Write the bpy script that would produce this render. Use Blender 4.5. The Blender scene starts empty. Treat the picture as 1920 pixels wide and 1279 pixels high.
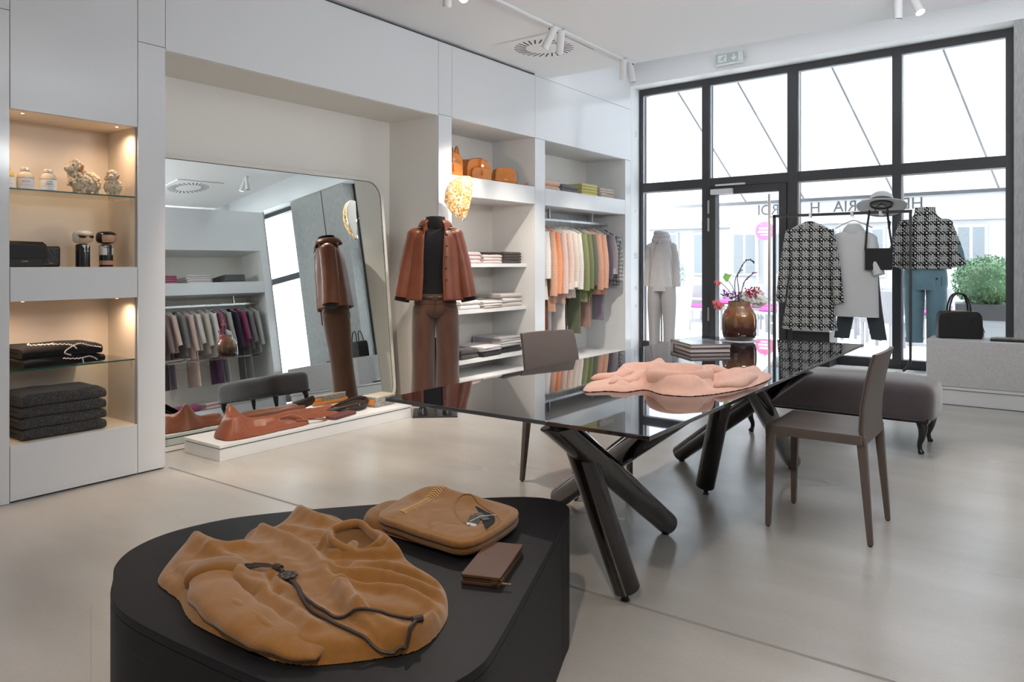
import bpy, bmesh, math, random
import numpy as np
from mathutils import Vector, Matrix, Euler, noise
sc = bpy.context.scene
C = sc.collection
PI = math.pi
R = math.radians

# ------------------------------------------------------------------ camera
cam_d = bpy.data.cameras.new('camera')
cam = bpy.data.objects.new('camera', cam_d)
C.objects.link(cam)
cam.location = (0, 0, 1.23)
cam.rotation_euler = (R(90), 0, R(36.114))
cam_d.sensor_width = 36
cam_d.lens = 1409 * 36 / 1920
cam_d.shift_y = -144.5 / 1920
cam_d.clip_start = .05
cam_d.clip_end = 200
sc.camera = cam

# ------------------------------------------------------------------ world, exposure
w = bpy.data.worlds.new('world')
sc.world = w
w.use_nodes = True
wn = w.node_tree.nodes
bg = wn['Background']
bg.inputs[0].default_value = (.90, .95, 1.0, 1)
bg.inputs[1].default_value = 6.6
sc.view_settings.view_transform = 'Standard'
sc.view_settings.look = 'None'
sc.view_settings.gamma = 1
sc.view_settings.use_curve_mapping = False
sc.view_settings.exposure = 0.6

def light(name, kind, loc, energy, col=(1, 1, 1), rot=None, target=None, size=.1, sizey=None, spot=60, blend=.5):
    d = bpy.data.lights.new(name, kind)
    d.energy = energy
    d.color = col
    if kind == 'AREA':
        d.size = size
        if sizey:
            d.shape = 'RECTANGLE'; d.size_y = sizey
    else:
        d.shadow_soft_size = size
    if kind == 'SPOT':
        d.spot_size = R(spot); d.spot_blend = blend
    o = bpy.data.objects.new(name, d)
    C.objects.link(o)
    o.location = loc
    if target is not None:
        o.rotation_euler = (Vector(target) - Vector(loc)).to_track_quat('-Z', 'Y').to_euler()
    elif rot is not None:
        o.rotation_euler = rot
    return o

WARM = (1.0, .85, .68)
SOFTW = (1.0, .90, .80)
# added soft fill lights just under the ceiling, behind and above the camera
light('fill_light_rear', 'AREA', (-2.2, -1.9, 3.1), 7, (.93, .96, 1.0), rot=(0, 0, 0), size=3.6, sizey=2.4)
light('fill_light_side', 'AREA', (-.9, 1.9, 3.14), 12, (1, .96, .92), rot=(0, 0, 0), size=2.2, sizey=2.0)

# added cool fill light behind the camera, standing before the solid back wall
light('fill_light_back', 'AREA', (-2.2, -3.5, 1.7), 9, (.92, .96, 1.0), rot=(R(96), 0, 0), size=3.6, sizey=2.4)
# added fill light on the right, out of the frame, brightening the ceiling
light('ceiling_fill_light', 'AREA', (.66, 3.7, 2.35), 84, (.96, .98, 1.0), target=(-.9, 5.3, 4.2), size=2.2, sizey=.35)
# cove lamps hidden above the ceiling edge, in front of the window
light('cove_lamp', 'AREA', (-1.9, 7.35, 3.90), 7, (.93, .97, 1.0), rot=(0, 0, 0), size=4.6, sizey=1.1)
light('cove_lamp_b', 'AREA', (-2.0, 6.72, 3.3), 2, (.95, .98, 1.0), rot=(R(65), 0, 0), size=4.4, sizey=.12)

# ------------------------------------------------------------------ helpers
WORLD = {}
class G:
    """collects vertices and faces of ONE object"""
    def __init__(s): s.v = []; s.f = []
    def add(s, v, f):
        o = len(s.v); s.v += [tuple(p) for p in v]; s.f += [tuple(i + o for i in q) for q in f]; return s
    def box(s, x0, y0, z0, x1, y1, z1, M=None):
        v = [(x0, y0, z0), (x1, y0, z0), (x1, y1, z0), (x0, y1, z0), (x0, y0, z1), (x1, y0, z1), (x1, y1, z1), (x0, y1, z1)]
        if M: v = [M @ Vector(p) for p in v]
        return s.add(v, [(0, 3, 2, 1), (4, 5, 6, 7), (0, 1, 5, 4), (1, 2, 6, 5), (2, 3, 7, 6), (3, 0, 4, 7)])
    def prism(s, pts, z0, z1):
        n = len(pts)
        v = [(p[0], p[1], z0) for p in pts] + [(p[0], p[1], z1) for p in pts]
        f = [tuple(range(n))[::-1], tuple(range(n, 2 * n))] + [(i, (i + 1) % n, n + (i + 1) % n, n + i) for i in range(n)]
        return s.add(v, f)
    def slab(s, pts, off):
        """closed 3-D outline pts extruded by the vector off"""
        n = len(pts); o = Vector(off)
        v = [Vector(p) for p in pts] + [Vector(p) + o for p in pts]
        f = [tuple(range(n)), tuple(range(n, 2 * n))[::-1]] + [(i, n + i, n + (i + 1) % n, (i + 1) % n) for i in range(n)]
        return s.add(v, f)
    def rings(s, rings, closed=True, cap0=True, cap1=True):
        n = len(rings[0]); o = []
        for r in rings: o += list(r)
        f = []
        for i in range(len(rings) - 1):
            for j in range(n if closed else n - 1):
                k = (j + 1) % n
                f.append((i * n + j, i * n + k, (i + 1) * n + k, (i + 1) * n + j))
        if cap0 and closed: f.append(tuple(range(n))[::-1])
        if cap1 and closed: f.append(tuple((len(rings) - 1) * n + j for j in range(n)))
        return s.add(o, f)
    def tube(s, path, rad, n=10, up=None, cap=True, closed=False):
        P = [Vector(p) for p in path]; m = len(P)
        rs = []
        prev = None
        for i, p in enumerate(P):
            if closed: t = (P[(i + 1) % m] - P[i - 1]).normalized()
            else: t = (P[min(i + 1, m - 1)] - P[max(i - 1, 0)]).normalized()
            if prev is None:
                u = Vector(up) if up else (Vector((0, 0, 1)) if abs(t.z) < .9 else Vector((1, 0, 0)))
            else: u = prev
            a = (u - t * u.dot(t))
            if a.length < 1e-6: a = t.orthogonal()
            a.normalize(); prev = a
            b = t.cross(a)
            r = rad[i] if isinstance(rad, (list, tuple)) else rad
            ra, rb = r if isinstance(r, (list, tuple)) else (r, r)
            rs.append([p + a * (ra * math.cos(2 * PI * j / n)) + b * (rb * math.sin(2 * PI * j / n)) for j in range(n)])
        if closed:
            rs.append(rs[0]); return s.rings(rs, cap0=False, cap1=False)
        return s.rings(rs, cap0=cap, cap1=cap)
    def lathe(s, prof, n=24, c=(0, 0, 0), cap=True):
        rs = [[(c[0] + r * math.cos(2 * PI * j / n), c[1] + r * math.sin(2 * PI * j / n), c[2] + z) for j in range(n)] for r, z in prof]
        return s.rings(rs, cap0=cap, cap1=cap)
    def ball(s, c, r, n=8, m=5, sc_=(1, 1, 1)):
        rs = []
        for i in range(m + 1):
            a = -PI / 2 + PI * i / m; q = max(math.cos(a), .02)
            rs.append([(c[0] + sc_[0] * r * q * math.cos(2 * PI * j / n), c[1] + sc_[1] * r * q * math.sin(2 * PI * j / n), c[2] + sc_[2] * r * math.sin(a)) for j in range(n)])
        return s.rings(rs)
    def build(s, name, mat, parent=None, smooth=True, bevel=0, sub=0, solid=0, ang=40, segs=2):
        me = bpy.data.meshes.new(name)
        me.from_pydata([tuple(p) for p in s.v], [], s.f)
        me.update()
        bm = bmesh.new(); bm.from_mesh(me)
        bmesh.ops.recalc_face_normals(bm, faces=bm.faces)
        bm.to_mesh(me); bm.free()
        if smooth:
            me.polygons.foreach_set('use_smooth', [True] * len(me.polygons))
            me.set_sharp_from_angle(angle=R(ang))
        me.materials.append(mat)
        o = bpy.data.objects.new(name, me); C.objects.link(o)
        if parent is not None:
            o.parent = parent
            root = parent
            while root.parent: root = root.parent
            if root.name in WORLD: o.matrix_parent_inverse = Matrix.Translation(-root.location) if parent == root else Matrix.Identity(4)
        if solid:
            m = o.modifiers.new('s', 'SOLIDIFY'); m.thickness = solid; m.offset = 0
        if sub:
            m = o.modifiers.new('u', 'SUBSURF'); m.levels = sub; m.render_levels = sub
        if bevel:
            m = o.modifiers.new('b', 'BEVEL'); m.width = bevel; m.segments = segs; m.limit_method = 'ANGLE'; m.angle_limit = R(40); m.harden_normals = True
        return o

def tag(o, label=None, cat=None, group=None, kind=None):
    if label: o['label'] = label
    if cat: o['category'] = cat
    if group: o['group'] = group
    if kind: o['kind'] = kind
    return o
def thing(name, label, cat, loc=(0, 0, 0), rz=0, group=None, world=False):
    o = bpy.data.objects.new(name, None); C.objects.link(o)
    o.empty_display_size = .05
    o.location = loc; o.rotation_euler = (0, 0, rz)
    tag(o, label, cat, group)
    if world: WORLD[o.name] = 1     # its parts are written in room coordinates
    return o
def lab(o, l): o['label'] = l; return o
def kids(o): return [c for c in bpy.data.objects if c.parent == o]
TREE = {}
def dup(root, loc, rz=0, label=None, group=None, name=None):
    def cp(o, par):
        c = o.copy(); C.objects.link(c); c.parent = par
        if o.name not in TREE: TREE[o.name] = kids(o)
        for k in TREE[o.name]: cp(k, c)
        return c
    r = cp(root, None)
    r.location = loc; r.rotation_euler = (0, 0, rz)
    if label: r['label'] = label
    if group: r['group'] = group
    return r
def struct(name, g, m, parent=None, **k):
    k.setdefault('smooth', False)
    o = g.build(name, m, parent, **k)
    if parent is None: o['kind'] = 'structure'
    return o
def sroot(name):
    o = bpy.data.objects.new(name, None); C.objects.link(o); o['kind'] = 'structure'; WORLD[o.name] = 1
    return o
def text(name, s, size, mat, parent, loc, rot, extrude=.001, align='CENTER', sx=1):
    cu = bpy.data.curves.new('txt', 'FONT'); cu.body = s; cu.size = size; cu.extrude = extrude
    cu.align_x = align; cu.align_y = 'CENTER'
    t = bpy.data.objects.new('txt', cu); C.objects.link(t)
    dg = bpy.context.evaluated_depsgraph_get()
    me = bpy.data.meshes.new_from_object(t.evaluated_get(dg))
    bpy.data.objects.remove(t)
    M = Matrix.Translation(loc) @ Euler(rot).to_matrix().to_4x4() @ Matrix.Diagonal((sx, 1, 1, 1))
    me.transform(M)
    me.materials.clear(); me.materials.append(mat)
    o = bpy.data.objects.new(name, me); C.objects.link(o)
    if parent is not None:
        o.parent = parent
        root = parent
        while root.parent: root = root.parent
        if root.name in WORLD and parent == root: o.matrix_parent_inverse = Matrix.Translation(-root.location)
    return o

# ------------------------------------------------------------------ materials
MATS = {}
def mat(name, col, rough=.5, metal=0, spec=.5, coat=0, sheen=0, bump=None, var=None, emit=None, alpha=None, trans=0, ior=1.45, coord='Object'):
    """var = (scale, dark colour, contrast, stretch xyz); bump = (scale, strength, distance[, stretch])"""
    if name in MATS: return MATS[name]
    m = bpy.data.materials.new(name); m.use_nodes = True
    nt = m.node_tree; N = nt.nodes; L = nt.links
    b = N['Principled BSDF']
    b.inputs['Base Color'].default_value = (*col, 1)
    b.inputs['Roughness'].default_value = rough
    b.inputs['Metallic'].default_value = metal
    b.inputs['Specular IOR Level'].default_value = spec
    b.inputs['Coat Weight'].default_value = coat
    b.inputs['Coat Roughness'].default_value = .05
    b.inputs['Sheen Weight'].default_value = sheen
    b.inputs['Sheen Roughness'].default_value = .5
    b.inputs['Transmission Weight'].default_value = trans
    b.inputs['IOR'].default_value = ior
    if emit:
        b.inputs['Emission Color'].default_value = (*emit[:3], 1); b.inputs['Emission Strength'].default_value = emit[3]
    tc = N.new('ShaderNodeTexCoord')
    def mapped(stretch):
        mp = N.new('ShaderNodeMapping'); mp.inputs['Scale'].default_value = stretch
        L.new(tc.outputs[coord], mp.inputs[0]); return mp.outputs[0]
    if var:
        s, c2, k = var[:3]; st = var[3] if len(var) > 3 else (1, 1, 1)
        n = N.new('ShaderNodeTexNoise'); n.inputs['Scale'].default_value = s; n.inputs['Detail'].default_value = 5
        L.new(mapped(st), n.inputs['Vector'])
        r = N.new('ShaderNodeValToRGB'); r.color_ramp.elements[0].position = .5 - k / 2; r.color_ramp.elements[1].position = .5 + k / 2
        r.color_ramp.elements[0].color = (*c2, 1); r.color_ramp.elements[1].color = (*col, 1)
        L.new(n.outputs[0], r.inputs[0]); L.new(r.outputs[0], b.inputs['Base Color'])
    if bump:
        s, stg, d = bump[:3]; st = bump[3] if len(bump) > 3 else (1, 1, 1)
        n = N.new('ShaderNodeTexNoise'); n.inputs['Scale'].default_value = s; n.inputs['Detail'].default_value = 4
        L.new(mapped(st), n.inputs['Vector'])
        bp = N.new('ShaderNodeBump'); bp.inputs['Strength'].default_value = stg; bp.inputs['Distance'].default_value = d
        L.new(n.outputs[0], bp.inputs['Height']); L.new(bp.outputs[0], b.inputs['Normal'])
    MATS[name] = m
    return m
def cloth(name, col, k=.72, sheen=.25, sc_=60):
    return mat('cloth_' + name, col, rough=.9, spec=.2, sheen=sheen, var=(sc_, tuple(c * k for c in col), .6), bump=(260, .25, .002))
def clothd(name, col): return cloth(name, col)

M_white = mat('white_lacquer', (.68, .69, .705), rough=.14, spec=.45, bump=(1.2, .02, .01))
M_edge = mat('white_edge', (.70, .71, .72), rough=.35)
M_line = mat('cream_lining', (.76, .735, .69), rough=.55, bump=(400, .05, .001))
M_lineS = mat('grey_lining', (.70, .70, .69), rough=.45)
M_ceil = mat('ceiling_paint', (.80, .81, .825), rough=.85)
M_wallw = mat('white_plaster', (.76, .77, .78), rough=.8)
M_gap = mat('shadow_gap', (.02, .02, .022), rough=.8)
M_seam = mat('panel_joint', (.28, .28, .29), rough=.8)
M_frame = mat('anthracite_frame', (.045, .046, .05), rough=.38, spec=.5)
M_steel = mat('brushed_steel', (.55, .55, .56), rough=.28, metal=1)
M_chrome = mat('chrome', (.8, .8, .8), rough=.08, metal=1)
M_gold = mat('gold_metal', (.75, .55, .25), rough=.2, metal=1)
M_black = mat('black_plastic', (.015, .015, .016), rough=.4)
M_blackm = mat('black_metal', (.03, .031, .034), rough=.3, metal=.6)
M_text = mat('dark_print', (.05, .05, .06), rough=.7)
M_textg = mat('grey_print', (.42, .42, .43), rough=.7)
M_textw = mat('white_print', (.8, .8, .8), rough=.7)
M_paper = mat('white_paper', (.78, .78, .80), rough=.7)

# polished concrete floor
def floor_mat():
    m = bpy.data.materials.new('polished_concrete'); m.use_nodes = True
    N = m.node_tree.nodes; L = m.node_tree.links; b = N['Principled BSDF']
    tc = N.new('ShaderNodeTexCoord')
    mp = N.new('ShaderNodeMapping'); mp.inputs['Rotation'].default_value = (0, 0, R(28)); mp.inputs['Scale'].default_value = (.55, 1.6, 1)
    L.new(tc.outputs['Object'], mp.inputs[0])
    n1 = N.new('ShaderNodeTexNoise'); n1.inputs['Scale'].default_value = 1.7; n1.inputs['Detail'].default_value = 6; n1.inputs['Roughness'].default_value = .5; n1.inputs['Distortion'].default_value = 0
    L.new(mp.outputs[0], n1.inputs['Vector'])
    r = N.new('ShaderNodeValToRGB')
    r.color_ramp.interpolation = 'EASE'
    r.color_ramp.elements[0].position = .1; r.color_ramp.elements[0].color = (.40, .375, .345, 1)
    r.color_ramp.elements[1].position = .9; r.color_ramp.elements[1].color = (.52, .495, .465, 1)
    L.new(n1.outputs[0], r.inputs[0])
    n2 = N.new('ShaderNodeTexNoise'); n2.inputs['Scale'].default_value = 90; n2.inputs['Detail'].default_value = 3
    L.new(tc.outputs['Object'], n2.inputs['Vector'])
    mx = N.new('ShaderNodeMixRGB'); mx.blend_type = 'MULTIPLY'; mx.inputs[0].default_value = .12
    L.new(r.outputs[0], mx.inputs[1]); L.new(n2.outputs[0], mx.inputs[2]); L.new(mx.outputs[0], b.inputs['Base Color'])
    n3 = N.new('ShaderNodeTexNoise'); n3.inputs['Scale'].default_value = 1.6; n3.inputs['Detail'].default_value = 1.5
    L.new(mp.outputs[0], n3.inputs['Vector'])
    mr = N.new('ShaderNodeMapRange'); mr.inputs[3].default_value = .22; mr.inputs[4].default_value = .30
    L.new(n3.outputs[0], mr.inputs[0]); L.new(mr.outputs[0], b.inputs['Roughness'])
    n4 = N.new('ShaderNodeTexNoise'); n4.inputs['Scale'].default_value = 1.1; n4.inputs['Detail'].default_value = 0
    mp4 = N.new('ShaderNodeMapping'); mp4.inputs['Rotation'].default_value = (0, 0, R(36)); mp4.inputs['Scale'].default_value = (1, 5, 1)
    L.new(tc.outputs['Object'], mp4.inputs[0]); L.new(mp4.outputs[0], n4.inputs['Vector'])
    bp = N.new('ShaderNodeBump'); bp.inputs['Strength'].default_value = .06; bp.inputs['Distance'].default_value = .01
    b.inputs['Specular IOR Level'].default_value = .62
    return m
M_floor = floor_mat()

def glass_mat(name, tint, fres=1.45, rough=0.0):
    m = bpy.data.materials.new(name); m.use_nodes = True
    N = m.node_tree.nodes; L = m.node_tree.links
    N.remove(N['Principled BSDF']); out = N['Material Output']
    t = N.new('ShaderNodeBsdfTransparent'); t.inputs[0].default_value = (*tint, 1)
    g = N.new('ShaderNodeBsdfGlossy'); g.inputs['Roughness'].default_value = rough
    f = N.new('ShaderNodeFresnel'); f.inputs[0].default_value = fres
    ge = N.new('ShaderNodeNewGeometry'); mi_ = N.new('ShaderNodeMapRange'); mi_.inputs[3].default_value = fres; mi_.inputs[4].default_value = 1 / fres
    L.new(ge.outputs['Backfacing'], mi_.inputs[0]); L.new(mi_.outputs[0], f.inputs[0])
    x = N.new('ShaderNodeMixShader')
    L.new(f.outputs[0], x.inputs[0]); L.new(t.outputs[0], x.inputs[1]); L.new(g.outputs[0], x.inputs[2]); L.new(x.outputs[0], out.inputs[0])
    return m
M_pane = glass_mat('window_glass', (.96, .97, .97))
M_gshelf = glass_mat('shelf_glass', (.93, .96, .94))
M_gedge = mat('glass_edge_green', (.02, .09, .07), rough=.1)
M_clear = glass_mat('clear_glass', (.93, .94, .93))

def tbl_glass():
    m = bpy.data.materials.new('smoked_glass_top'); m.use_nodes = True
    N = m.node_tree.nodes; L = m.node_tree.links
    b = N['Principled BSDF']; out = N['Material Output']
    b.inputs['Base Color'].default_value = (.012, .012, .014, 1); b.inputs['Roughness'].default_value = .02; b.inputs['Specular IOR Level'].default_value = .9
    b.inputs['IOR'].default_value = 1.9
    return m
M_tglass = tbl_glass()
M_tube = mat('black_nickel_tube', (.010, .008, .008), rough=.06, spec=.5, ior=1.6)
M_mirror = mat('silver_mirror', (.86, .90, .875), rough=.0, metal=1)
M_leatherch = mat('taupe_leather', (.125, .098, .086), rough=.42, spec=.45, bump=(300, .12, .001))
M_velvet = mat('mauve_velvet', (.075, .055, .058), rough=.7, sheen=.7, spec=.2, var=(6, (.055, .042, .046), .6), bump=(14, .12, .01))
M_darkwood = mat('black_turned_wood', (.01, .009, .009), rough=.25, coat=.3)
M_oak = mat('black_stained_oak', (.009, .009, .011), rough=.5, spec=.22, var=(26, (.007, .007, .009), .5, (.25, 6, 6)), bump=(60, .25, .001, (.2, 5, 5)))
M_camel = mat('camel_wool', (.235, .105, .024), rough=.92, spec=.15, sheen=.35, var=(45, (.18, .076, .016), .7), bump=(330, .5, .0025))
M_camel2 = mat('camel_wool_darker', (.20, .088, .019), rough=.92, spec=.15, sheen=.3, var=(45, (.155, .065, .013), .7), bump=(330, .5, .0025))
M_rust = mat('rust_leather', (.145, .040, .016), rough=.38, spec=.45, var=(5, (.10, .025, .010), .6), bump=(9, .18, .012))
M_cognac = mat('cognac_leather', (.25, .072, .032), rough=.33, spec=.5, bump=(14, .18, .01))
M_tan = mat('orange_tan_leather', (.74, .27, .06), rough=.4, spec=.45, var=(12, (.60, .19, .035), .6))
M_cord = mat('brown_corduroy', (.080, .036, .023), rough=.9, sheen=.3, spec=.2, var=(16, (.052, .022, .014), .5, (1, 1, .25)), bump=(380, .3, .002, (1, 1, .05)))
M_knitb = mat('black_knit', (.012, .011, .013), rough=.95, sheen=.12, spec=.1, bump=(160, .6, .004))
M_brownw = mat('brown_wallet_leather', (.075, .032, .018), rough=.5, bump=(500, .15, .001))
M_grayk = mat('charcoal_marl_wool', (.062, .058, .058), rough=.95, sheen=.2, spec=.1, var=(240, (.02, .02, .021), .35), bump=(260, .6, .003))
M_blackc = mat('black_fine_wool', (.012, .011, .013), rough=.9, sheen=.08, spec=.15)
M_blackleather = mat('black_leather', (.012, .012, .013), rough=.35, spec=.45, bump=(220, .12, .001))
M_terr = mat('pale_terrazzo', (.60, .585, .58), rough=.6, var=(90, (.52, .505, .50), .3), bump=(120, .1, .002))
M_plat = mat('platform_white', (.72, .72, .72), rough=.4)
def textured_wall():
    return mat('grey_woven_wallpaper', (.50, .50, .49), rough=.9, var=(24, (.30, .31, .305), .6, (3, 3, .45)), bump=(130, .5, .003, (2, 2, .6)))
M_pillar = textured_wall()

# speckled marl: add light flecks to charcoal
def fleck(m, scale, thr, col):
    N = m.node_tree.nodes; L = m.node_tree.links; b = N['Principled BSDF']
    src = b.inputs['Base Color'].links[0].from_socket if b.inputs['Base Color'].links else None
    tc = N.new('ShaderNodeTexCoord'); n = N.new('ShaderNodeTexNoise'); n.inputs['Scale'].default_value = scale; n.inputs['Detail'].default_value = 1
    L.new(tc.outputs['Object'], n.inputs['Vector'])
    r = N.new('ShaderNodeValToRGB'); r.color_ramp.elements[0].position = thr; r.color_ramp.elements[1].position = thr + .03
    L.new(n.outputs[0], r.inputs[0])
    x = N.new('ShaderNodeMixRGB'); x.inputs[2].default_value = (*col, 1)
    L.new(r.outputs[0], x.inputs[0])
    if src: L.new(src, x.inputs[1])
    else: x.inputs[1].default_value = b.inputs['Base Color'].default_value
    L.new(x.outputs[0], b.inputs['Base Color'])
fleck(M_grayk, 380, .64, (.30, .29, .28))
fleck(M_terr, 130, .69, (.42, .38, .355))

def houndstooth(name, p=.032, col=(.66, .66, .64), blk=(.012, .012, .013), axes=(0, 2)):
    m = bpy.data.materials.new(name); m.use_nodes = True
    N = m.node_tree.nodes; L = m.node_tree.links; b = N['Principled BSDF']
    b.inputs['Roughness'].default_value = .95; b.inputs['Specular IOR Level'].default_value = .1; b.inputs['Sheen Weight'].default_value = .1
    tc = N.new('ShaderNodeTexCoord'); sp = N.new('ShaderNodeSeparateXYZ')
    nz = N.new('ShaderNodeTexNoise'); nz.inputs['Scale'].default_value = 40
    L.new(tc.outputs['Object'], nz.inputs['Vector'])
    va = N.new('ShaderNodeVectorMath'); va.operation = 'SCALE'; va.inputs['Scale'].default_value = .008
    L.new(nz.outputs['Color'], va.inputs[0])
    vb = N.new('ShaderNodeVectorMath'); vb.operation = 'ADD'
    L.new(tc.outputs['Object'], vb.inputs[0]); L.new(va.outputs[0], vb.inputs[1]); L.new(vb.outputs[0], sp.inputs[0])
    def math_(op, a, b2=None):
        n = N.new('ShaderNodeMath'); n.operation = op
        for i, q in enumerate((a, b2)):
            if q is None: continue
            if isinstance(q, (int, float)): n.inputs[i].default_value = q
            else: L.new(q, n.inputs[i])
        return n.outputs[0]
    def stripe(o, per, duty=.5):
        return math_('LESS_THAN', math_('FRACT', math_('ADD', math_('DIVIDE', o, per), 50.0)), duty)
    X = sp.outputs[axes[0]]; Z = sp.outputs[axes[1]]
    big = p * 3.0
    BX = stripe(X, big, .42); BZ = stripe(Z, big, .42)
    fx = stripe(X, p * .5, .64); fz = stripe(Z, p * .5, .64)
    ff = math_('ADD', fx, fz)
    f1 = math_('GREATER_THAN', ff, 1.5)                 # small black squares
    cx = stripe(X, p); cz = stripe(Z, p)
    ck = math_('GREATER_THAN', math_('ADD', math_('MULTIPLY', cx, cz), 0.0), .5)
    xor = math_('ABSOLUTE', math_('SUBTRACT', cx, cz))
    both = math_('MULTIPLY', BX, BZ)
    one = math_('ABSOLUTE', math_('SUBTRACT', BX, BZ))
    none = math_('SUBTRACT', math_('SUBTRACT', 1.0, both), one)
    v = math_('ADD', math_('MULTIPLY', both, math_('SUBTRACT', 1.0, math_('MULTIPLY', f1, .0))), math_('MULTIPLY', one, xor))
    big2 = math_('MULTIPLY', both, math_('MAXIMUM', xor, cx))
    v = math_('ADD', math_('ADD', big2, math_('MULTIPLY', one, math_('MAXIMUM', f1, math_('MULTIPLY', xor, 1.0)))), math_('MULTIPLY', none, f1))
    v = math_('MINIMUM', v, 1.0)
    x = N.new('ShaderNodeMixRGB'); x.inputs[1].default_value = (*col, 1); x.inputs[2].default_value = (*blk, 1)
    L.new(v, x.inputs[0]); L.new(x.outputs[0], b.inputs['Base Color'])
    n = N.new('ShaderNodeTexNoise'); n.inputs['Scale'].default_value = 220; L.new(tc.outputs['Object'], n.inputs['Vector'])
    bp = N.new('ShaderNodeBump'); bp.inputs['Strength'].default_value = .6; bp.inputs['Distance'].default_value = .004
    L.new(n.outputs[0], bp.inputs['Height']); L.new(bp.outputs[0], b.inputs['Normal'])
    return m
M_hound = houndstooth('houndstooth_boucle')
M_hound2 = houndstooth('houndstooth_fine', p=.016)

# ================================================================== THE SETTING
XL = -4.348          # front plane of the built-in wall on the left
XB = -4.90           # back of its niches
ZC = 3.185           # ceiling
YC = 6.62            # where the lowered ceiling ends
FA = R(-3.62)        # the shop front runs slightly askew to the room
MF = Matrix.Translation((XL, 8.786, 0)) @ Matrix.Rotation(FA, 4, 'Z')     # u along the shop front, v outwards
def fy(x): return 8.786 - .0633 * (x - XL)

struct('floor', G().box(-5.2, -3.6, -.12, 2.7, 9.3, 0), M_floor)
t = struct('trim_1', G().box(XL, 2.441, 0, .75, 2.445, .0015).box(XL, 2.450, 0, .75, 2.454, .0015), M_seam)
# lowered ceiling, the higher recess behind it and the bulkhead over the shop front
struct('ceiling', G().box(XL + .0, -3.6, ZC, 2.7, YC, 3.95), M_ceil)
struct('ceiling_recess', G().box(-5.2, 6.5, 3.95, 2.7, 8.6, 4.05).box(-5.2, -3.6, ZC, XL, YC, 3.95), M_ceil)
g = G().box(0, -.31, 3.45, 7.1, .06, 3.96, MF)
struct('trim_2', g, M_wallw)
lab_ = None

# ---- built-in wall on the left
wl = sroot('wall_left')
def panel(y0, y1, z0, z1, nm='panel', x=XL, th=.02, m=None):
    return G().box(x - th, y0 + .0015, z0 + .0015, x, y1 - .0015, z1 - .0015).build(nm, m or M_white, wl, smooth=False, bevel=.0012, segs=1)
ZT = 3.163
n1 = (1.594, 2.255)
for a in [(-3.6, .2, 0, ZT), (.2, 1.594, 0, 2.53), (.2, 1.594, 2.53, ZT),
          (1.594, 2.255, 2.028, ZT), (1.594, 2.255, 1.034, 1.213), (1.594, 2.255, .008, .296),
          (2.255, 2.423, .008, 2.53), (2.255, 2.423, 2.53, ZT),
          (2.423, 4.88, 2.515, ZT),
          (4.88, 5.057, .008, 2.53), (4.88, 5.057, 2.53, ZT),
          (5.057, 6.36, 2.523, ZT), (5.057, 6.36, 1.842, 2.022), (5.057, 6.36, .008, .17),
          (6.36, 6.547, .008, 2.523), (6.36, 8.487, 2.523, ZT), (6.36, 8.487, ZT, 3.95),
          (6.547, 8.335, 1.842, 2.022), (6.547, 8.335, .008, .17), (8.335, 8.487, .008, 2.523)]:
    panel(*a)
# dark joints and the shadow gap under the ceiling
g = G()
for y in (.2, 1.594, 2.255, 2.423, 4.88, 5.057, 6.36):
    g.box(XL - .022, y - .006, (2.03 if 1.5 < y < 2.3 else 2.53), XL - .012, y + .006, ZT)
g.box(XL - .022, 1.588, .0, XL - .012, 1.6, .296); g.box(XL - .022, 2.249, .0, XL - .012, 2.261, 2.03)
g.box(XL - .022, .2, 2.524, XL - .012, 1.594, 2.536); g.box(XL - .022, 2.255, 2.524, XL - .012, 2.423, 2.536)
g.build('joint', M_seam, wl, smooth=False)
G().box(XL - .12, -3.6, ZT, XL - .04, 6.60, ZC).box(XL - .04, 5.06, 0, XL - .022, 8.3, .006).build('shadow_gap', M_gap, wl, smooth=False)
G().box(XL - .5, 8.487, 0, XL, 8.80, 3.96).build('window_reveal', M_wallw, wl, smooth=False)

def niche(y0, y1, z0, z1, mb, ms, xb=XB, top=None, bot=None):
    e = .02
    G().box(xb - e, y0 - e, z0 - e, xb, y1 + e, z1 + e).build('niche_back', mb, wl, smooth=False)
    G().box(xb, y0 - e, z0 - e, XL - .019, y0, z1 + e).build('niche_side', ms, wl, smooth=False)
    G().box(xb, y1, z0 - e, XL - .019, y1 + e, z1 + e).build('niche_side', ms, wl, smooth=False)
    G().box(xb, y0, z1, XL - .019, y1, z1 + e).build('niche_top', top or ms, wl, smooth=False)
    if z0 > .05: G().box(xb, y0, z0 - e, XL - .019, y1, z0).build('niche_floor', bot or ms, wl, smooth=False)
M_warm = mat('peach_lining', (.66, .585, .50), rough=.5)
niche(n1[0], n1[1], 1.213, 2.028, M_warm, M_warm, xb=-4.70)
niche(n1[0], n1[1], .296, 1.034, M_warm, M_warm, xb=-4.70)
niche(2.423, 4.88, .02, 2.515, M_line, M_line, xb=-4.945, bot=None)
niche(5.057, 6.36, 2.022, 2.523, M_line, M_lineS)
niche(5.057, 6.36, .17, 1.842, M_line, M_lineS)
niche(6.547, 8.335, 2.022, 2.523, M_line, M_lineS)
niche(6.547, 8.335, .17, 1.842, M_lineS, M_lineS)
# vertical joint in the back of the rail niche
G().box(XB + .0, 7.92, .17, XB + .003, 7.925, 1.842).box(XB, 5.057, 1.3, XB + .001, 5.06, 1.84).build('joint', M_seam, wl, smooth=False)
# outer block behind, so no light leaks in
G().box(-5.3, -3.6, 0, -5.2, 8.9, 4.05).build('back_wall', M_wallw, wl, smooth=False)
for z in (1.235, .80, .335):
    G().box(XB + .001, 5.058, z - .036, -4.455, 6.359, z).build('shelf', M_plat, wl, smooth=False, bevel=.002, segs=1)
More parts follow.
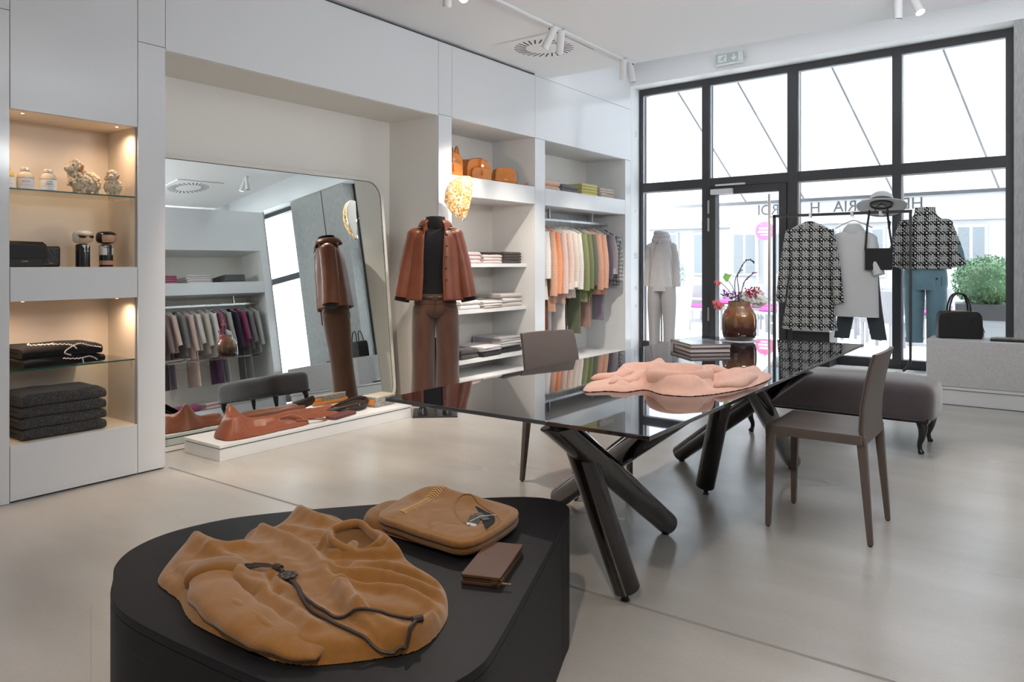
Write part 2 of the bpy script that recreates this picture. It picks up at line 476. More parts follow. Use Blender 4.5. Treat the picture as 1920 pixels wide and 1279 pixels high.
# adhesive letters on the reveal beside the window, reading from outside
for k, (s, z, sz) in enumerate([('S', 2.87, .10), ('55', 1.33, .10), ('n', .93, .11), ('S', 1.9, .05), ('s3', .70, .06)]):
    text('lettering', s, sz, M_textg, wl, (XL + .001, 8.62, z), (R(90), 0, R(90)), .0006, sx=1)

# ---- the other walls
struct('wall_back', G().box(-5.2, -3.7, 0, 2.7, -3.6, 4.0), M_wallw)
wr = sroot('wall_right')
G().box(.75, -3.6, 0, .85, 4.6, ZC).build('wall_panel', M_wallw, wl if False else wr, smooth=False)
G().box(2.6, 4.6, 0, 2.7, 8.34, 4.0).build('wall_panel', M_wallw, wr, smooth=False)
XR = .75
def rpanel(y0, y1, z0, z1): G().box(XR, y0 + .0015, z0, XR + .02, y1 - .0015, z1).build('panel', M_white, wr, smooth=False)
for a in [(4.6, 4.9, 0, 2.52), (4.6, 7.45, 2.52, ZT), (4.9, 7.3, 1.842, 2.022), (4.9, 7.3, 0, .14), (7.3, 7.45, 0, 2.52)]: rpanel(*a)
def rniche(y0, y1, z0, z1):
    e = .02; xb = 1.29
    G().box(xb, y0 - e, z0 - e, xb + e, y1 + e, z1 + e).build('niche_back', M_line, wr, smooth=False)
    for (a, b) in ((y0 - e, y0), (y1, y1 + e)): G().box(XR + .019, a, z0 - e, xb, b, z1 + e).build('niche_side', M_lineS, wr, smooth=False)
    for (a, b) in ((z0 - e, z0), (z1, z1 + e)): G().box(XR + .019, y0, a, xb, y1, b).build('niche_floor', M_lineS, wr, smooth=False)
rniche(4.9, 7.3, 2.022, 2.52); rniche(4.9, 7.3, .14, 1.842)
G().box(XR, 7.44, 0, 1.31, 7.46, ZC).build('end_panel', M_white, wr, smooth=False)

# pier covered in woven wallpaper, right of the window
tp = struct('wall_front', G().box(-.342, 8.235, 0, 1.05, 8.56, 3.96), M_pillar)
g = G().box(.20, 8.231, .0, .212, 8.2349, 3.45); struct('trim_3', g, M_gap)
# the wall over and beside the shop front
struct('wall_facade', G().box(-.9, .03, 3.42, 7.2, .2, 4.1, MF).box(-.9, .0, 0, -.0, .2, 3.5, MF).box(6.9, 0, 0, 7.1, .2, 3.5, MF), M_wallw)

# ---- shop front: dark frame members, panes, door
ub = [(-.02, .045), (.865, .96), (1.89, 2.004), (2.963, 3.049), (3.943, 4.06)]
Z0, Z1, Z2, Z3 = .16, 2.145, 2.255, 3.375
win = []
def fmem(par, nm, u0, v0, z0, u1, v1, z1, m=M_frame, bev=.003):
    return G().box(u0, v0, z0, u1, v1, z1, MF).build(nm, m, par, smooth=False, bevel=bev, segs=1)
frame = sroot('trim_4')
for (u0, u1) in ub: fmem(frame, 'mullion', u0, -.07, .02, u1, .05, 3.45)
fmem(frame, 'head_rail', 0, -.068, Z3, 4.06, .048, 3.45)
fmem(frame, 'transom', 0, -.066, Z1, 4.06, .046, Z2)
fmem(frame, 'sill_rail', 0, -.066, Z0 - .14, .865, .046, .25)
fmem(frame, 'sill_rail', 2.004, -.066, Z0 - .14, 4.0, .046, .25)
for (a, b) in ((.045, .865), (.96, 1.89), (2.004, 2.963), (3.049, 3.943)):
    for zz in (Z1 - .006, Z3 - .006):
        if a == .96 and zz < 3: continue
        fmem(frame, 'glazing_bead', a, -.05, zz - .012, b, -.035, zz + .004, M_steel, 0)
    fmem(frame, 'glazing_bead', a, -.05, (Z2 if a == .96 else .25), a + .014, -.035, Z3, M_steel, 0)
bays = [(.045, .865), (.96, 1.89), (2.004, 2.963), (3.049, 3.943)]
k = 0
for i, (a, b) in enumerate(bays):
    for (z0, z1) in ((.25, Z1), (Z2, Z3)):
        if i == 1 and z0 < 1: continue
        k += 1
        wv = sroot('window_%d' % k)
        G().box(a, -.006, z0, b, .006, z1, MF).build('pane', M_pane, wv, smooth=False)
# another bay beyond the papered pier (seen in the mirror)
w9 = sroot('window_9')
for (u0, u1) in ((5.42, 5.49), (6.8, 6.9)): fmem(w9, 'mullion', u0, -.07, .02, u1, .05, 3.45)
for (z0, z1) in ((Z3, 3.45), (Z1, Z2), (.02, .25)): fmem(w9, 'rail', 5.42, -.066, z0, 6.9, .046, z1)
G().box(5.49, -.006, .25, 6.8, .006, Z3, MF).build('pane', M_pane, w9, smooth=False)
# door
dr = sroot('door_1')
fmem(dr, 'stile', .965, -.085, .03, 1.045, .03, 2.14)
fmem(dr, 'stile', 1.80, -.085, .03, 1.885, .03, 2.14)
fmem(dr, 'top_rail', 1.045, -.083, 2.05, 1.80, .028, 2.14)
fmem(dr, 'bottom_rail', 1.045, -.083, .03, 1.80, .028, .16)
G().box(1.045, -.01, .16, 1.80, .002, 2.05, MF).build('pane', M_pane, dr, smooth=False)
fmem(dr, 'pull_bar', 1.70, -.15, .35, 1.725, -.125, 2.02, M_steel, .004)
for z in (.55, 1.75): fmem(dr, 'handle_bracket', 1.705, -.13, z, 1.72, -.0, z + .02, M_steel, 0)
for z in (1.83, 1.62, .55): fmem(dr, 'hinge', .95, -.10, z, .972, -.07, z + .16, M_steel, .003)
fmem(dr, 'door_closer', 1.0, -.13, 2.05, 1.27, -.085, 2.115, mat('closer_grey', (.62, .63, .64), rough=.4), .006)
fmem(dr, 'closer_arm', 1.06, -.12, 2.15, 1.42, -.10, 2.17, mat('closer_grey', (.62, .63, .64)), 0)

# ---- low display platform along the window
pf = thing('display_platform', 'long low white display platform running in front of the shop window', 'platform', (-.9, 7.54, 0), world=True)
G().box(-2.62, 7.555, 0, .74, 8.225, .128).box(-2.62, 8.225, 0, -.36, 8.48, .128).build('plinth', M_plat, pf, smooth=False)
G().box(-2.63, 7.54, .134, .745, 8.23, .16).box(-2.63, 8.23, .134, -.355, 8.49, .16).build('top_board', M_plat, pf, smooth=False, bevel=.003, segs=1)
G().box(-2.61, 7.562, .126, .735, 8.22, .135).build('shadow_gap', M_gap, pf, smooth=False)
G().box(-2.61, 7.548, 0, .735, 7.556, .004).build('shadow_gap', M_gap, pf, smooth=False)
blk = G().box(-.958, 7.54, .162, .74, 7.985, .566).build('display_block', M_terr, None, smooth=False, bevel=.004, segs=1)
tag(blk, 'pale speckled stone-look display block carrying the black handbag by the window', 'display block')
pf2 = G().box(-4.31, 8.10, 0, -3.40, 8.62, .16).build('window_plinth', M_plat, None, smooth=False, bevel=.003, segs=1)
tag(pf2, 'small low white plinth under the pale mannequin left of the glass door', 'plinth')

# ================================================================== CEILING FITTINGS
tr = G().box(-3.378, 1.2, ZC - .022, -3.342, 6.60, ZC).box(-3.366, 1.2, ZC - .024, -3.354, 6.6, ZC - .02).build('lighting_track', M_edge, None, smooth=False, bevel=.002, segs=1)
tag(tr, 'white lighting track running along the ceiling towards the window', 'light track')
def spot_head(loc, tgt, label, power=0, hang=.03, col=SOFTW, lit=False, ang=50):
    p = thing('track_spotlight', label, 'spotlight', loc, 0, 'white cylinder spotlights on the ceiling')
    G().lathe([(.014, 0), (.014, -hang)], 10).box(-.03, -.014, -.012, .03, .014, 0).build('adapter', M_blackm, p)
    d = (Vector(tgt) - Vector(loc)).normalized()
    a = Vector((0, 0, -hang)) - d * .05; b = a + d * .20
    G().tube([a, b], .031, 20, cap=False).tube([a, a + d * .002], .031, 20).tube([b - d * .02, b - d * .018], .03, 20).build('lamp_body', M_edge, p)
    em = mat('lamp_glow', (1, .9, .8), emit=(1, .86, .7, 14)) if lit else mat('lamp_lens', (.1, .1, .1), rough=.2)
    G().tube([b - d * .012, b - d * .010], .026, 16).build('lens', em, p)
    if power:
        q = Vector(loc) + b + d * .03
        light('spot_lamp', 'SPOT', q, power, col, target=q + d, size=.03, spot=ang, blend=.7)
spot_head((-3.36, 5.17, ZC - .02), (-4.45, 5.0, 1.2), 'white spotlight tilted to the wall, left of the pair under the round air vent', 120, lit=False)
spot_head((-3.36, 5.30, ZC - .02), (-4.3, 6.3, .6), 'white spotlight hanging almost upright, right of the pair by the air vent', 130)
spot_head((-3.36, 6.40, ZC - .02), (-4.2, 7.7, .5), 'white spotlight hanging upright at the window end of the track', 120)
spot_head((-3.36, 6.55, ZC - .02), (-3.0, 6.75, .5), 'tilted white spotlight, last one at the window end of the track', 0)
spot_head((-3.36, 3.87, ZC - .02), (-4.1, 4.5, 1.0), 'dark-mouthed spotlight cut off by the top edge, left of the glowing one', 90, ang=46)
spot_head((-3.36, 4.04, ZC - .02), (-1.2, 1.2, .3), 'glowing spotlight at the top edge pointing towards the camera', 45, lit=True)
spot_head((-.95, 6.05, ZC - .0), (-.95, 6.06, 0), 'upright white spotlight, left of the pair near the top right corner', 0)
spot_head((-.86, 6.08, ZC - .0), (-.2, 5.6, 1.6), 'glowing white spotlight, right of the pair near the top right corner', 90, lit=True)
# more of the same track lamps over the near part of the shop, above the frame
light('spot_lamp', 'SPOT', (-3.3, 2.3, 3.0), 110, WARM, target=(-4.3, 3.6, .2), size=.04, spot=55, blend=.6)
light('spot_lamp', 'SPOT', (-.2, -.4, 3.0), 120, WARM, target=(-1.9, 2.4, 0), size=.05, spot=70, blend=.8)
light('spot_lamp', 'SPOT', (-2.9, .6, 3.0), 22, WARM, target=(-1.5, 1.35, .43), size=.05, spot=44, blend=.8)
light('spot_lamp', 'SPOT', (-2.6, 3.2, 3.1), 90, WARM, target=(-2.9, 3.4, 0), size=.05, spot=80, blend=.8)

# air vent
vt = thing('ceiling_air_vent', 'square white ceiling air vent with a ring of radial slots', 'air vent', (-3.76, 5.64, ZC), 0)
def ptring(): pass
G().box(-.33, -.33, -.012, .33, .33, 0).build('vent_plate', M_ceil, vt, smooth=False, bevel=.002, segs=1)
sl = None
for i in range(28):
    a = 2 * PI * i / 28
    if sl is None:
        sl = G().box(-.055, -.006, -.0135, .055, .006, -.0118).build('vent_slot', M_gap, vt, smooth=False); o = sl
    else:
        o = sl.copy(); C.objects.link(o)
    o.location = (.215 * math.cos(a), .215 * math.sin(a), 0); o.rotation_euler = (0, 0, a + .35)
v2 = dup(vt, (-.25, 5.6, ZC), 0, 'second square ceiling vent with radial slots, seen only in the leaning mirror')

# emergency exit sign on the bulkhead
ex = thing('exit_sign', 'pale grey emergency exit sign with running figure and down arrow above the window', 'exit sign', (-3.03, 8.32, 3.56), FA, None)
G().box(-.165, -.02, -.065, .165, .03, .065).build('housing', mat('exit_housing', (.66, .68, .68), rough=.4), ex, smooth=False, bevel=.012)
G().box(-.15, -.023, -.052, .15, -.019, .052).build('panel', mat('exit_green', (.40, .47, .45), rough=.5), ex, smooth=False)
G().box(-.12, -.0245, -.04, -.02, -.0235, .04).build('door_symbol', mat('exit_white', (.75, .77, .77)), ex, smooth=False)
gm = mat('exit_green', (.40, .47, .45))
g = G().tube([(-.055, -.026, .015), (-.068, -.026, -.005)], .006, 6).tube([(-.068, -.026, -.005), (-.05, -.026, -.018), (-.06, -.026, -.036)], .005, 6).tube([(-.068, -.026, -.005), (-.085, -.026, -.015), (-.10, -.026, -.012)], .005, 6).tube([(-.056, -.026, .012), (-.04, -.026, .004), (-.03, -.026, .010)], .004, 6).tube([(-.056, -.026, .012), (-.075, -.026, .013), (-.082, -.026, .0)], .004, 6).ball((-.048, -.026, .026), .0075, 8, 5)
g.build('running_figure', gm, ex)
G().slab([(.060, -.0235, .034), (.074, -.0235, .034), (.074, -.0235, -.006), (.094, -.0235, .008), (.094, -.0235, -.010), (.067, -.0235, -.036), (.040, -.0235, -.010), (.040, -.0235, .008), (.060, -.0235, -.006)], (0, -.002, 0)).build('arrow', mat('exit_white', (.75, .77, .77)), ex, smooth=False)
G().box(.12, -.024, -.05, .15, -.02, .05).build('end_cap', M_edge, ex, smooth=False)

# ================================================================== OUTSIDE THE WINDOW
M_pave = mat('pale_paving', (.72, .72, .72), rough=.9)
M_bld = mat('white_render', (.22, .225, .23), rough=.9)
M_bwin = mat('far_window_glass', (.085, .10, .11), rough=.3)
M_awn = None
def awn():
    m = bpy.data.materials.new('awning_canvas'); m.use_nodes = True
    N = m.node_tree.nodes; L = m.node_tree.links; N.remove(N['Principled BSDF']); out = N['Material Output']
    d = N.new('ShaderNodeBsdfDiffuse'); d.inputs[0].default_value = (.82, .83, .85, 1)
    t = N.new('ShaderNodeBsdfTranslucent'); t.inputs[0].default_value = (.74, .75, .77, 1)
    x = N.new('ShaderNodeMixShader'); x.inputs[0].default_value = .6
    L.new(d.outputs[0], x.inputs[1]); L.new(t.outputs[0], x.inputs[2]); L.new(x.outputs[0], out.inputs[0]); return m
M_awn = awn()
struct('ground_outside', G().box(-14, 9.1, -.2, 14, 34, -.02), M_pave)
aw = thing('shop_awning', 'wide white canvas awning with a lettered valance outside the window', 'awning', (-2, 8.9, 3.5), world=True)
def awm(u, v, z): return MF @ Vector((u, v, z))
g = G(); g.add([awm(-.8, .2, 3.72), awm(6.6, .2, 3.72), awm(6.6, 1.75, 2.10), awm(-.8, 1.75, 2.10)], [(0, 1, 2, 3)])
g.build('canvas', M_awn, aw, smooth=False, solid=.004)
G().box(-.8, .1, 3.62, 6.6, .32, 3.86, MF).build('cassette', M_bld, aw, smooth=False, bevel=.01)
G().box(-.8, 1.73, 2.065, 6.6, 1.79, 2.105, MF).build('front_bar', mat('awning_bar', (.22, .22, .23), rough=.5), aw, smooth=False)
G().box(-.8, 1.758, 1.865, 6.6, 1.762, 2.07, MF).build('valance', M_awn, aw, smooth=False)
M_awl = mat('awning_print', (.17, .17, .18), rough=.8)
rot_out = (R(90), 0, PI + FA)
text('valance_lettering', 'HEDEMARIA   H    FERDI', .20, M_awl, aw, awm(1.86, 1.760, 1.97), rot_out, .0045, sx=.97)
for u in (.35, 1.15, 2.25, 3.35, 4.4):
    G().tube([awm(u, .22, 3.5), awm(u + .33, 1.70, 2.10)], .012, 8).build('folding_arm', mat('awning_arm', (.25, .25, .26), rough=.4), aw)

def building(name, label, x0, x1, y, z1, cols, rows, m, seed=0, w_=.62, h_=1.25, zf=.9, step=1.75, sign=None):
    b = thing(name, label, 'building', ((x0 + x1) / 2, y, 0), world=True)
    G().box(x0, y, 0, x1, y + 3, z1).build('wall', m, b, smooth=False)
    base = None
    for r in range(rows):
        for c in range(cols):
            cx = x0 + (x1 - x0) * (c + .5) / cols; z = zf + r * step
            ww = (x1 - x0) / cols * w_ / 2
            f = G().box(cx - ww, y - .06, z, cx + ww, y, z + h_).build('window', M_bld, b, smooth=False)
            o = G().box(cx - ww + .06, y - .062, z + .06, cx - .03, y - .055, z + h_ - .06).box(cx + .03, y - .062, z + .06, cx + ww - .06, y - .055, z + h_ - .06).build('pane', M_bwin, f, smooth=False)
            o.matrix_parent_inverse = f.matrix_parent_inverse.copy() if False else Matrix.Identity(4)
        G().box(x0, y - .1, zf + r * step + h_ + .12, x1, y, zf + r * step + h_ + .22).build('cornice', M_bld, b, smooth=False)
    return b
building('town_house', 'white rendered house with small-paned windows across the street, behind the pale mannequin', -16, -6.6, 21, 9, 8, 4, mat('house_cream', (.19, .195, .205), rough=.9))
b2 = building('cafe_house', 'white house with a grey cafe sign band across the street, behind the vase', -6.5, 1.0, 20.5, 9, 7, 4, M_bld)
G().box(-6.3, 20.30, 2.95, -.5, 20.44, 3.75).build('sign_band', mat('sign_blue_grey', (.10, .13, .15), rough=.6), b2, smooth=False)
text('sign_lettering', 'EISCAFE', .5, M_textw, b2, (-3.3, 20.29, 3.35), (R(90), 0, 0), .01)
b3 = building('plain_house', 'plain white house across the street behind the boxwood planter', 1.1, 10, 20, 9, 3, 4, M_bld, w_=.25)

# parasol
ps = thing('cafe_parasol', 'closed-top white cafe parasol standing across the pavement behind the door frame', 'parasol', (-5.6, 17.2, -.02))
G().tube([(0, 0, 0), (0, 0, 2.5)], .03, 8).build('pole', M_bld, ps)
g = G(); n = 8
g.rings([[(.75 * math.cos(2 * PI * j / n), .75 * math.sin(2 * PI * j / n), 1.95) for j in range(n)], [(.03 * math.cos(2 * PI * j / n), .03 * math.sin(2 * PI * j / n), 2.75) for j in range(n)]], cap0=False)
g.build('canopy', M_awn, ps, smooth=False)
G().box(-.25, -.25, 0, .25, .25, .06).build('foot', M_bwin, ps, smooth=False)
sg = thing('round_sign', 'round pink sign on a post across the street beside the door', 'sign', (-5.05, 16.0, -.02))
G().tube([(0, 0, 0), (0, 0, 2.2)], .02, 8).build('post', M_bld, sg)
g = G().tube([(0, -.02, 1.95), (0, .02, 1.95)], .20, 24); g.build('disc', mat('pink_sign', (.42, .06, .16), rough=.5), sg)
g = G().box(-.11, -.026, 1.98, .11, -.022, 2.02).box(-.13, -.026, 1.91, .13, -.022, 1.95).box(-.08, -.026, 1.85, .08, -.022, 1.88).build('sign_print', mat('sign_print_white', (.36, .36, .36)), sg, smooth=False)

# cafe chairs and tables across the pavement
M_wick = mat('pale_wicker', (.19, .19, .20), rough=.8)
M_mag = mat('magenta_cushion', (.34, .05, .20), rough=.8)
def cafe_chair():
    t = thing('cafe_chair', 'pale grey cafe armchair with a magenta cushion outside', 'chair', (0, 0, 0), 0, 'cafe chairs on the pavement')
    G().box(-.24, -.24, .38, .24, .24, .43).build('seat', M_wick, t, smooth=False, bevel=.01)
    G().box(-.24, .19, .40, .24, .24, .86).build('backrest', M_wick, t, smooth=False, bevel=.015)
    for s in (-1, 1): G().box(s * .24 - .02, -.22, .58, s * .24 + .02, .22, .62).build('armrest', M_wick, t, smooth=False)
    l0 = None
    for x in (-.21, .21):
        for y in (-.21, .21): G().box(x - .018, y - .018, 0, x + .018, y + .018, .4).build('leg', M_wick, t, smooth=False)
    G().box(-.2, -.2, .43, .2, .18, .50).build('cushion', M_mag, t, smooth=False, bevel=.02)
    return t
cc = cafe_chair()
rnd = random.Random(5)
spots = []
TW = {(-6.3, 15.6): 'behind the pale mannequin', (-4.7, 13.4): 'left of the door frame', (-3.3, 14.5): 'behind the flowers', (-1.9, 13.0): 'behind the check coat', (-.2, 14.4): 'behind the small crossbody bag', (1.3, 13.4): 'right behind the boxwood'}
for tx, ty in ((-6.3, 15.6), (-4.7, 13.4), (-3.3, 14.5), (-1.9, 13.0), (-.2, 14.4), (1.3, 13.4)):
    for a in (0, 1, 2, 3):
        if rnd.random() < .25: continue
        q = a * PI / 2 + .3; spots.append((tx + .75 * math.sin(q), ty - .75 * math.cos(q) * -1, -q, tx, ty))
for i, (x, y, a, tx, ty) in enumerate(spots):
    dx, dy = x - tx, y - ty
    side = ('right' if dx > 0 else 'left') if abs(dx) > abs(dy) else ('far' if dy > 0 else 'near')
    lb = '%s cafe chair with magenta cushion at the outside table %s' % (side, TW[(tx, ty)])
    if i == 0: cc.location = (x, y, -.02); cc.rotation_euler = (0, 0, a); cc['label'] = lb
    else: dup(cc, (x, y, -.02), a, lb)
ct = thing('cafe_table', 'small cafe table with a magenta runner outside', 'table', (0, 0, 0), 0, 'cafe tables on the pavement')
G().box(-.36, -.36, .71, .36, .36, .74).build('tabletop', M_bld, ct, smooth=False)
G().tube([(0, 0, .04), (0, 0, .71)], .03, 8).build('column', M_wick, ct)
G().box(-.22, -.22, 0, .22, .22, .04).build('foot', M_wick, ct, smooth=False)
G().box(-.37, -.12, .741, .37, .12, .745).build('runner', M_mag, ct, smooth=False)
for i, (x, y) in enumerate(((-6.3, 15.6), (-4.7, 13.4), (-3.3, 14.5), (-1.9, 13.0), (-.2, 14.4), (1.3, 13.4))):
    lb = 'small cafe table with magenta runner outside, ' + TW[(x, y)]
    if i == 0: ct.location = (x, y, -.02); ct['label'] = lb
    else: dup(ct, (x, y, -.02), .3, lb)

# planters
def planter(loc, label, h, w0, w1, lower, rim=None, plant=None, prad=.3):
    t = thing('planter', label, 'planter', loc, .1)
    g = G(); k = [(-1, -1), (1, -1), (1, 1), (-1, 1)]
    g.rings([[(a * w0, b * w0, 0) for a, b in k], [(a * w1, b * w1, h) for a, b in k]])
    g.build('pot', lower, t, smooth=False)
    if rim: G().box(-w1 * 1.02, -w1 * 1.02, h - .17, w1 * 1.02, w1 * 1.02, h + .01).build('rim', rim, t, smooth=False)
    return t
M_pw = mat('planter_white', (.42, .44, .46), rough=.5)
M_pg = mat('planter_rim_grey', (.09, .09, .095), rough=.5)
pl1 = planter((-4.76, 10.55, -.02), 'tall tapering white planter with a faint shrub outside behind the pale mannequin', .92, .21, .28, M_pw)
pl2 = planter((-.665, 10.35, -.02), 'white grey-rimmed planter with a round clipped boxwood outside behind the handbag', .78, .30, .34, M_pw, M_pg)
def leaves(name, center, r, n, m, seed, par=None, sq=1.0, size=.03):
    rd = random.Random(seed); g = G()
    for i in range(n):
        d = Vector((rd.gauss(0, 1), rd.gauss(0, 1), rd.gauss(0, 1))).normalized()
        p = Vector(center) + Vector((d.x, d.y, d.z * sq)) * r * rd.uniform(.80, 1.06)
        q = Euler((rd.uniform(0, 6), rd.uniform(0, 6), rd.uniform(0, 6))).to_matrix()
        s = size * rd.uniform(.6, 1.2)
        g.add([p + q @ Vector(v) * s for v in ((-.5, 0, 0), (0, -.3, .05), (.5, 0, 0), (0, .3, .05))], [(0, 1, 2, 3)])
    g.ball(center, r * .84, 16, 10, (1, 1, sq))
    return g.build(name, m, par, smooth=False)
M_leaf = mat('boxwood_leaf', (.07, .20, .07), rough=.6, var=(30, (.13, .24, .12), .6))
bxw = leaves('boxwood_ball', (0, 0, .28), .37, 5000, M_leaf, 3, None, .82)
bxw.parent = pl2; bxw.location = (0, 0, .76); bxw.name = 'boxwood_foliage'
bs = leaves('pale_shrub', (0, 0, .22), .24, 900, mat('pale_leaf', (.30, .36, .32), rough=.7), 8, None, 1.1)
bs.parent = pl1; bs.location = (0, 0, .86); bs.name = 'foliage'

# ================================================================== MIRROR
al = R(5.5)
MM = Matrix.Translation((-4.705, 3.6, 0)) @ Matrix.Rotation(R(-.6), 4, 'Z') @ Matrix(((0, -math.sin(al), math.cos(al), 0), (1, 0, 0, -3.6), (0, math.cos(al), math.sin(al), .004), (0, 0, 0, 1)))
def rrect(x0, y0, x1, y1, r, n=8):
    o = []
    for cx, cy, a in ((x1 - r, y0 + r, -90), (x1 - r, y1 - r, 0), (x0 + r, y1 - r, 90), (x0 + r, y0 + r, 180)):
        for k in range(n + 1):
            q = R(a + 90 * k / n); o.append((cx + r * math.cos(q), cy + r * math.sin(q)))
    return o
mi = thing('leaning_mirror', 'huge frameless-look mirror with rounded corners and thin pale rim leaning in the wall recess', 'mirror', (-4.72, 3.6, 0), world=True)
def mring(a, b, za, zb, nm, m):
    n = len(a); g = G()
    v = [MM @ Vector((*p, za)) for p in a] + [MM @ Vector((*p, zb)) for p in a] + [MM @ Vector((*p, zb)) for p in b] + [MM @ Vector((*p, za)) for p in b]
    f = []
    for k in range(4):
        for i in range(n):
            j = (i + 1) % n; k2 = (k + 1) % 4
            f.append((k * n + i, k * n + j, k2 * n + j, k2 * n + i))
    g.add(v, f); return g.build(nm, m, mi, smooth=True, ang=50)
o_ = rrect(2.46, .0, 4.72, 1.985, .17); i_ = rrect(2.49, .03, 4.69, 1.955, .145); j_ = rrect(2.494, .034, 4.686, 1.951, .142)
mring(o_, i_, -.03, .008, 'rim', mat('pale_rim', (.66, .64, .60), rough=.45))
mring(i_, j_, -.0, .002, 'seal', M_gap)
g = G(); n = len(i_); g.add([MM @ Vector((*p, .001)) for p in i_], [tuple(range(n))]); g.build('mirror_glass', M_mirror, mi, smooth=False)
g = G(); g.add([MM @ Vector((*p, -.02)) for p in o_], [tuple(range(n))]); g.build('backing', M_gap, mi, smooth=False)

# low board in front of the mirror
db = thing('display_board', 'long low white display board lying in front of the leaning mirror', 'display board', (-4.42, 3.55, 0), world=True)
G().box(-4.615, 2.70, .0, -4.215, 4.40, .076).build('base', M_plat, db, smooth=False, bevel=.002, segs=1)
G().box(-4.608, 2.706, .075, -4.221, 4.394, .083).build('shadow_gap', M_gap, db, smooth=False)
G().box(-4.62, 2.695, .082, -4.21, 4.405, .102).build('top_board', M_plat, db, smooth=False, bevel=.002, segs=1)

# ================================================================== CLOTH LAID FLAT (height surfaces inside an outline)
def cr(pts, n=6, closed=True):
    P = [np.array(p, float) for p in pts]; m = len(P); o = []
    for i in range(m if closed else m - 1):
        if closed: a, b, c, d = P[i - 1], P[i], P[(i + 1) % m], P[(i + 2) % m]
        else: a, b, c, d = P[max(i - 1, 0)], P[i], P[i + 1], P[min(i + 2, m - 1)]
        for k in range(n):
            t = k / n
            o.append(.5 * ((2 * b) + (-a + c) * t + (2 * a - 5 * b + 4 * c - d) * t * t + (-a + 3 * b - 3 * c + d) * t ** 3))
    if not closed: o.append(P[-1])
    return np.array(o)
def segd(X, Y, A, B):
    d = B - A; L2 = (d ** 2).sum() + 1e-12
    t = np.clip(((X - A[0]) * d[0] + (Y - A[1]) * d[1]) / L2, 0, 1)
    px = A[0] + t * d[0]; py = A[1] + t * d[1]
    return np.hypot(X - px, Y - py), px, py
def polyd(X, Y, P, closed=True):
    D = np.full(X.shape, 9.); NX = X.copy(); NY = Y.copy(); ins = np.zeros(X.shape, bool)
    m = len(P)
    for i in range(m if closed else m - 1):
        A, B = P[i], P[(i + 1) % m]
        d, px, py = segd(X, Y, A, B); q = d < D
        D[q] = d[q]; NX[q] = px[q]; NY[q] = py[q]
        if closed:
            c = ((A[1] > Y) != (B[1] > Y)) & (X < (B[0] - A[0]) * (Y - A[1]) / (B[1] - A[1] + 1e-12) + A[0]); ins ^= c
    return D, NX, NY, ins
def rnd_edge(d, r):
    q = np.clip(d / r, 0, 1); return np.sqrt(np.clip(1 - (1 - q) ** 2, 0, 1))
def drape(name, outline, z, base, layers, ridges, m, parent=None, step=.008, er=.02, seed=0, nz=.004, nscale=9, holes=(), slope=None):
    P = cr(outline)
    x0, y0 = P.min(0) - step; x1, y1 = P.max(0) + step
    xs = np.arange(x0, x1 + step, step); ys = np.arange(y0, y1 + step, step)
    X, Y = np.meshgrid(xs, ys, indexing='ij')
    D, NX, NY, ins = polyd(X, Y, P)
    sd = np.where(ins, D, -D)
    H = base * rnd_edge(np.maximum(sd, 0), er)
    for (lo, th, r) in layers:
        d2, _, _, i2 = polyd(X, Y, cr(lo)); H += th * rnd_edge(np.where(i2, d2, 0), r) * (sd > 0)
    fade = np.clip(sd / .045, 0, 1)
    for (pl, h, wd) in ridges:
        d2 = polyd(X, Y, cr(pl, 5, False), False)[0]; H += h * np.exp(-(d2 / wd) ** 2) * (.12 + .88 * fade) * (sd > 0)
    for i in range(H.shape[0]):
        for j in range(H.shape[1]):
            if sd[i, j] > 0:
                p = Vector((X[i, j] * nscale, Y[i, j] * nscale, seed * 3.7))
                H[i, j] += (nz * noise.noise(p) + nz * .5 * noise.noise(p * 2.3)) * fade[i, j] * 1.6
                if slope: H[i, j] *= slope(X[i, j], Y[i, j])
    H = H * (.04 + .96 * rnd_edge(np.maximum(sd, 0), er))
    H = np.maximum(H, .002 * (sd > 0))
    keep = sd > -step * 1.5
    idx = -np.ones(X.shape, int); v = []
    for i in range(X.shape[0]):
        for j in range(X.shape[1]):
            if keep[i, j]:
                idx[i, j] = len(v)
                if sd[i, j] > 0: v.append((X[i, j], Y[i, j], z + H[i, j]))
                else: v.append((NX[i, j], NY[i, j], z + .0005))
    f = []
    for i in range(X.shape[0] - 1):
        for j in range(X.shape[1] - 1):
            q = (idx[i, j], idx[i + 1, j], idx[i + 1, j + 1], idx[i, j + 1])
            if min(q) >= 0 and max(sd[i, j], sd[i + 1, j], sd[i + 1, j + 1], sd[i, j + 1]) > 0: f.append(q)
    g = G(); g.add(v, f)
    me = bpy.data.meshes.new(name); me.from_pydata(g.v, [], g.f); me.update()
    bm = bmesh.new(); bm.from_mesh(me); bmesh.ops.remove_doubles(bm, verts=bm.verts, dist=.0006)
    bmesh.ops.delete(bm, geom=[a for a in bm.verts if not a.link_faces], context='VERTS')
    bmesh.ops.recalc_face_normals(bm, faces=bm.faces)
    if sum(fc.normal.z for fc in bm.faces) < 0: bmesh.ops.reverse_faces(bm, faces=bm.faces)
    bm.to_mesh(me); bm.free()
    me.polygons.foreach_set('use_smooth', [True] * len(me.polygons)); me.materials.append(m)
    o = bpy.data.objects.new(name, me); C.objects.link(o)
    if parent is not None:
        o.parent = parent
        if parent.name in WORLD: o.matrix_parent_inverse = Matrix.Translation(-parent.location)
    sm = o.modifiers.new('sm', 'SMOOTH'); sm.factor = .5; sm.iterations = 2
    return o

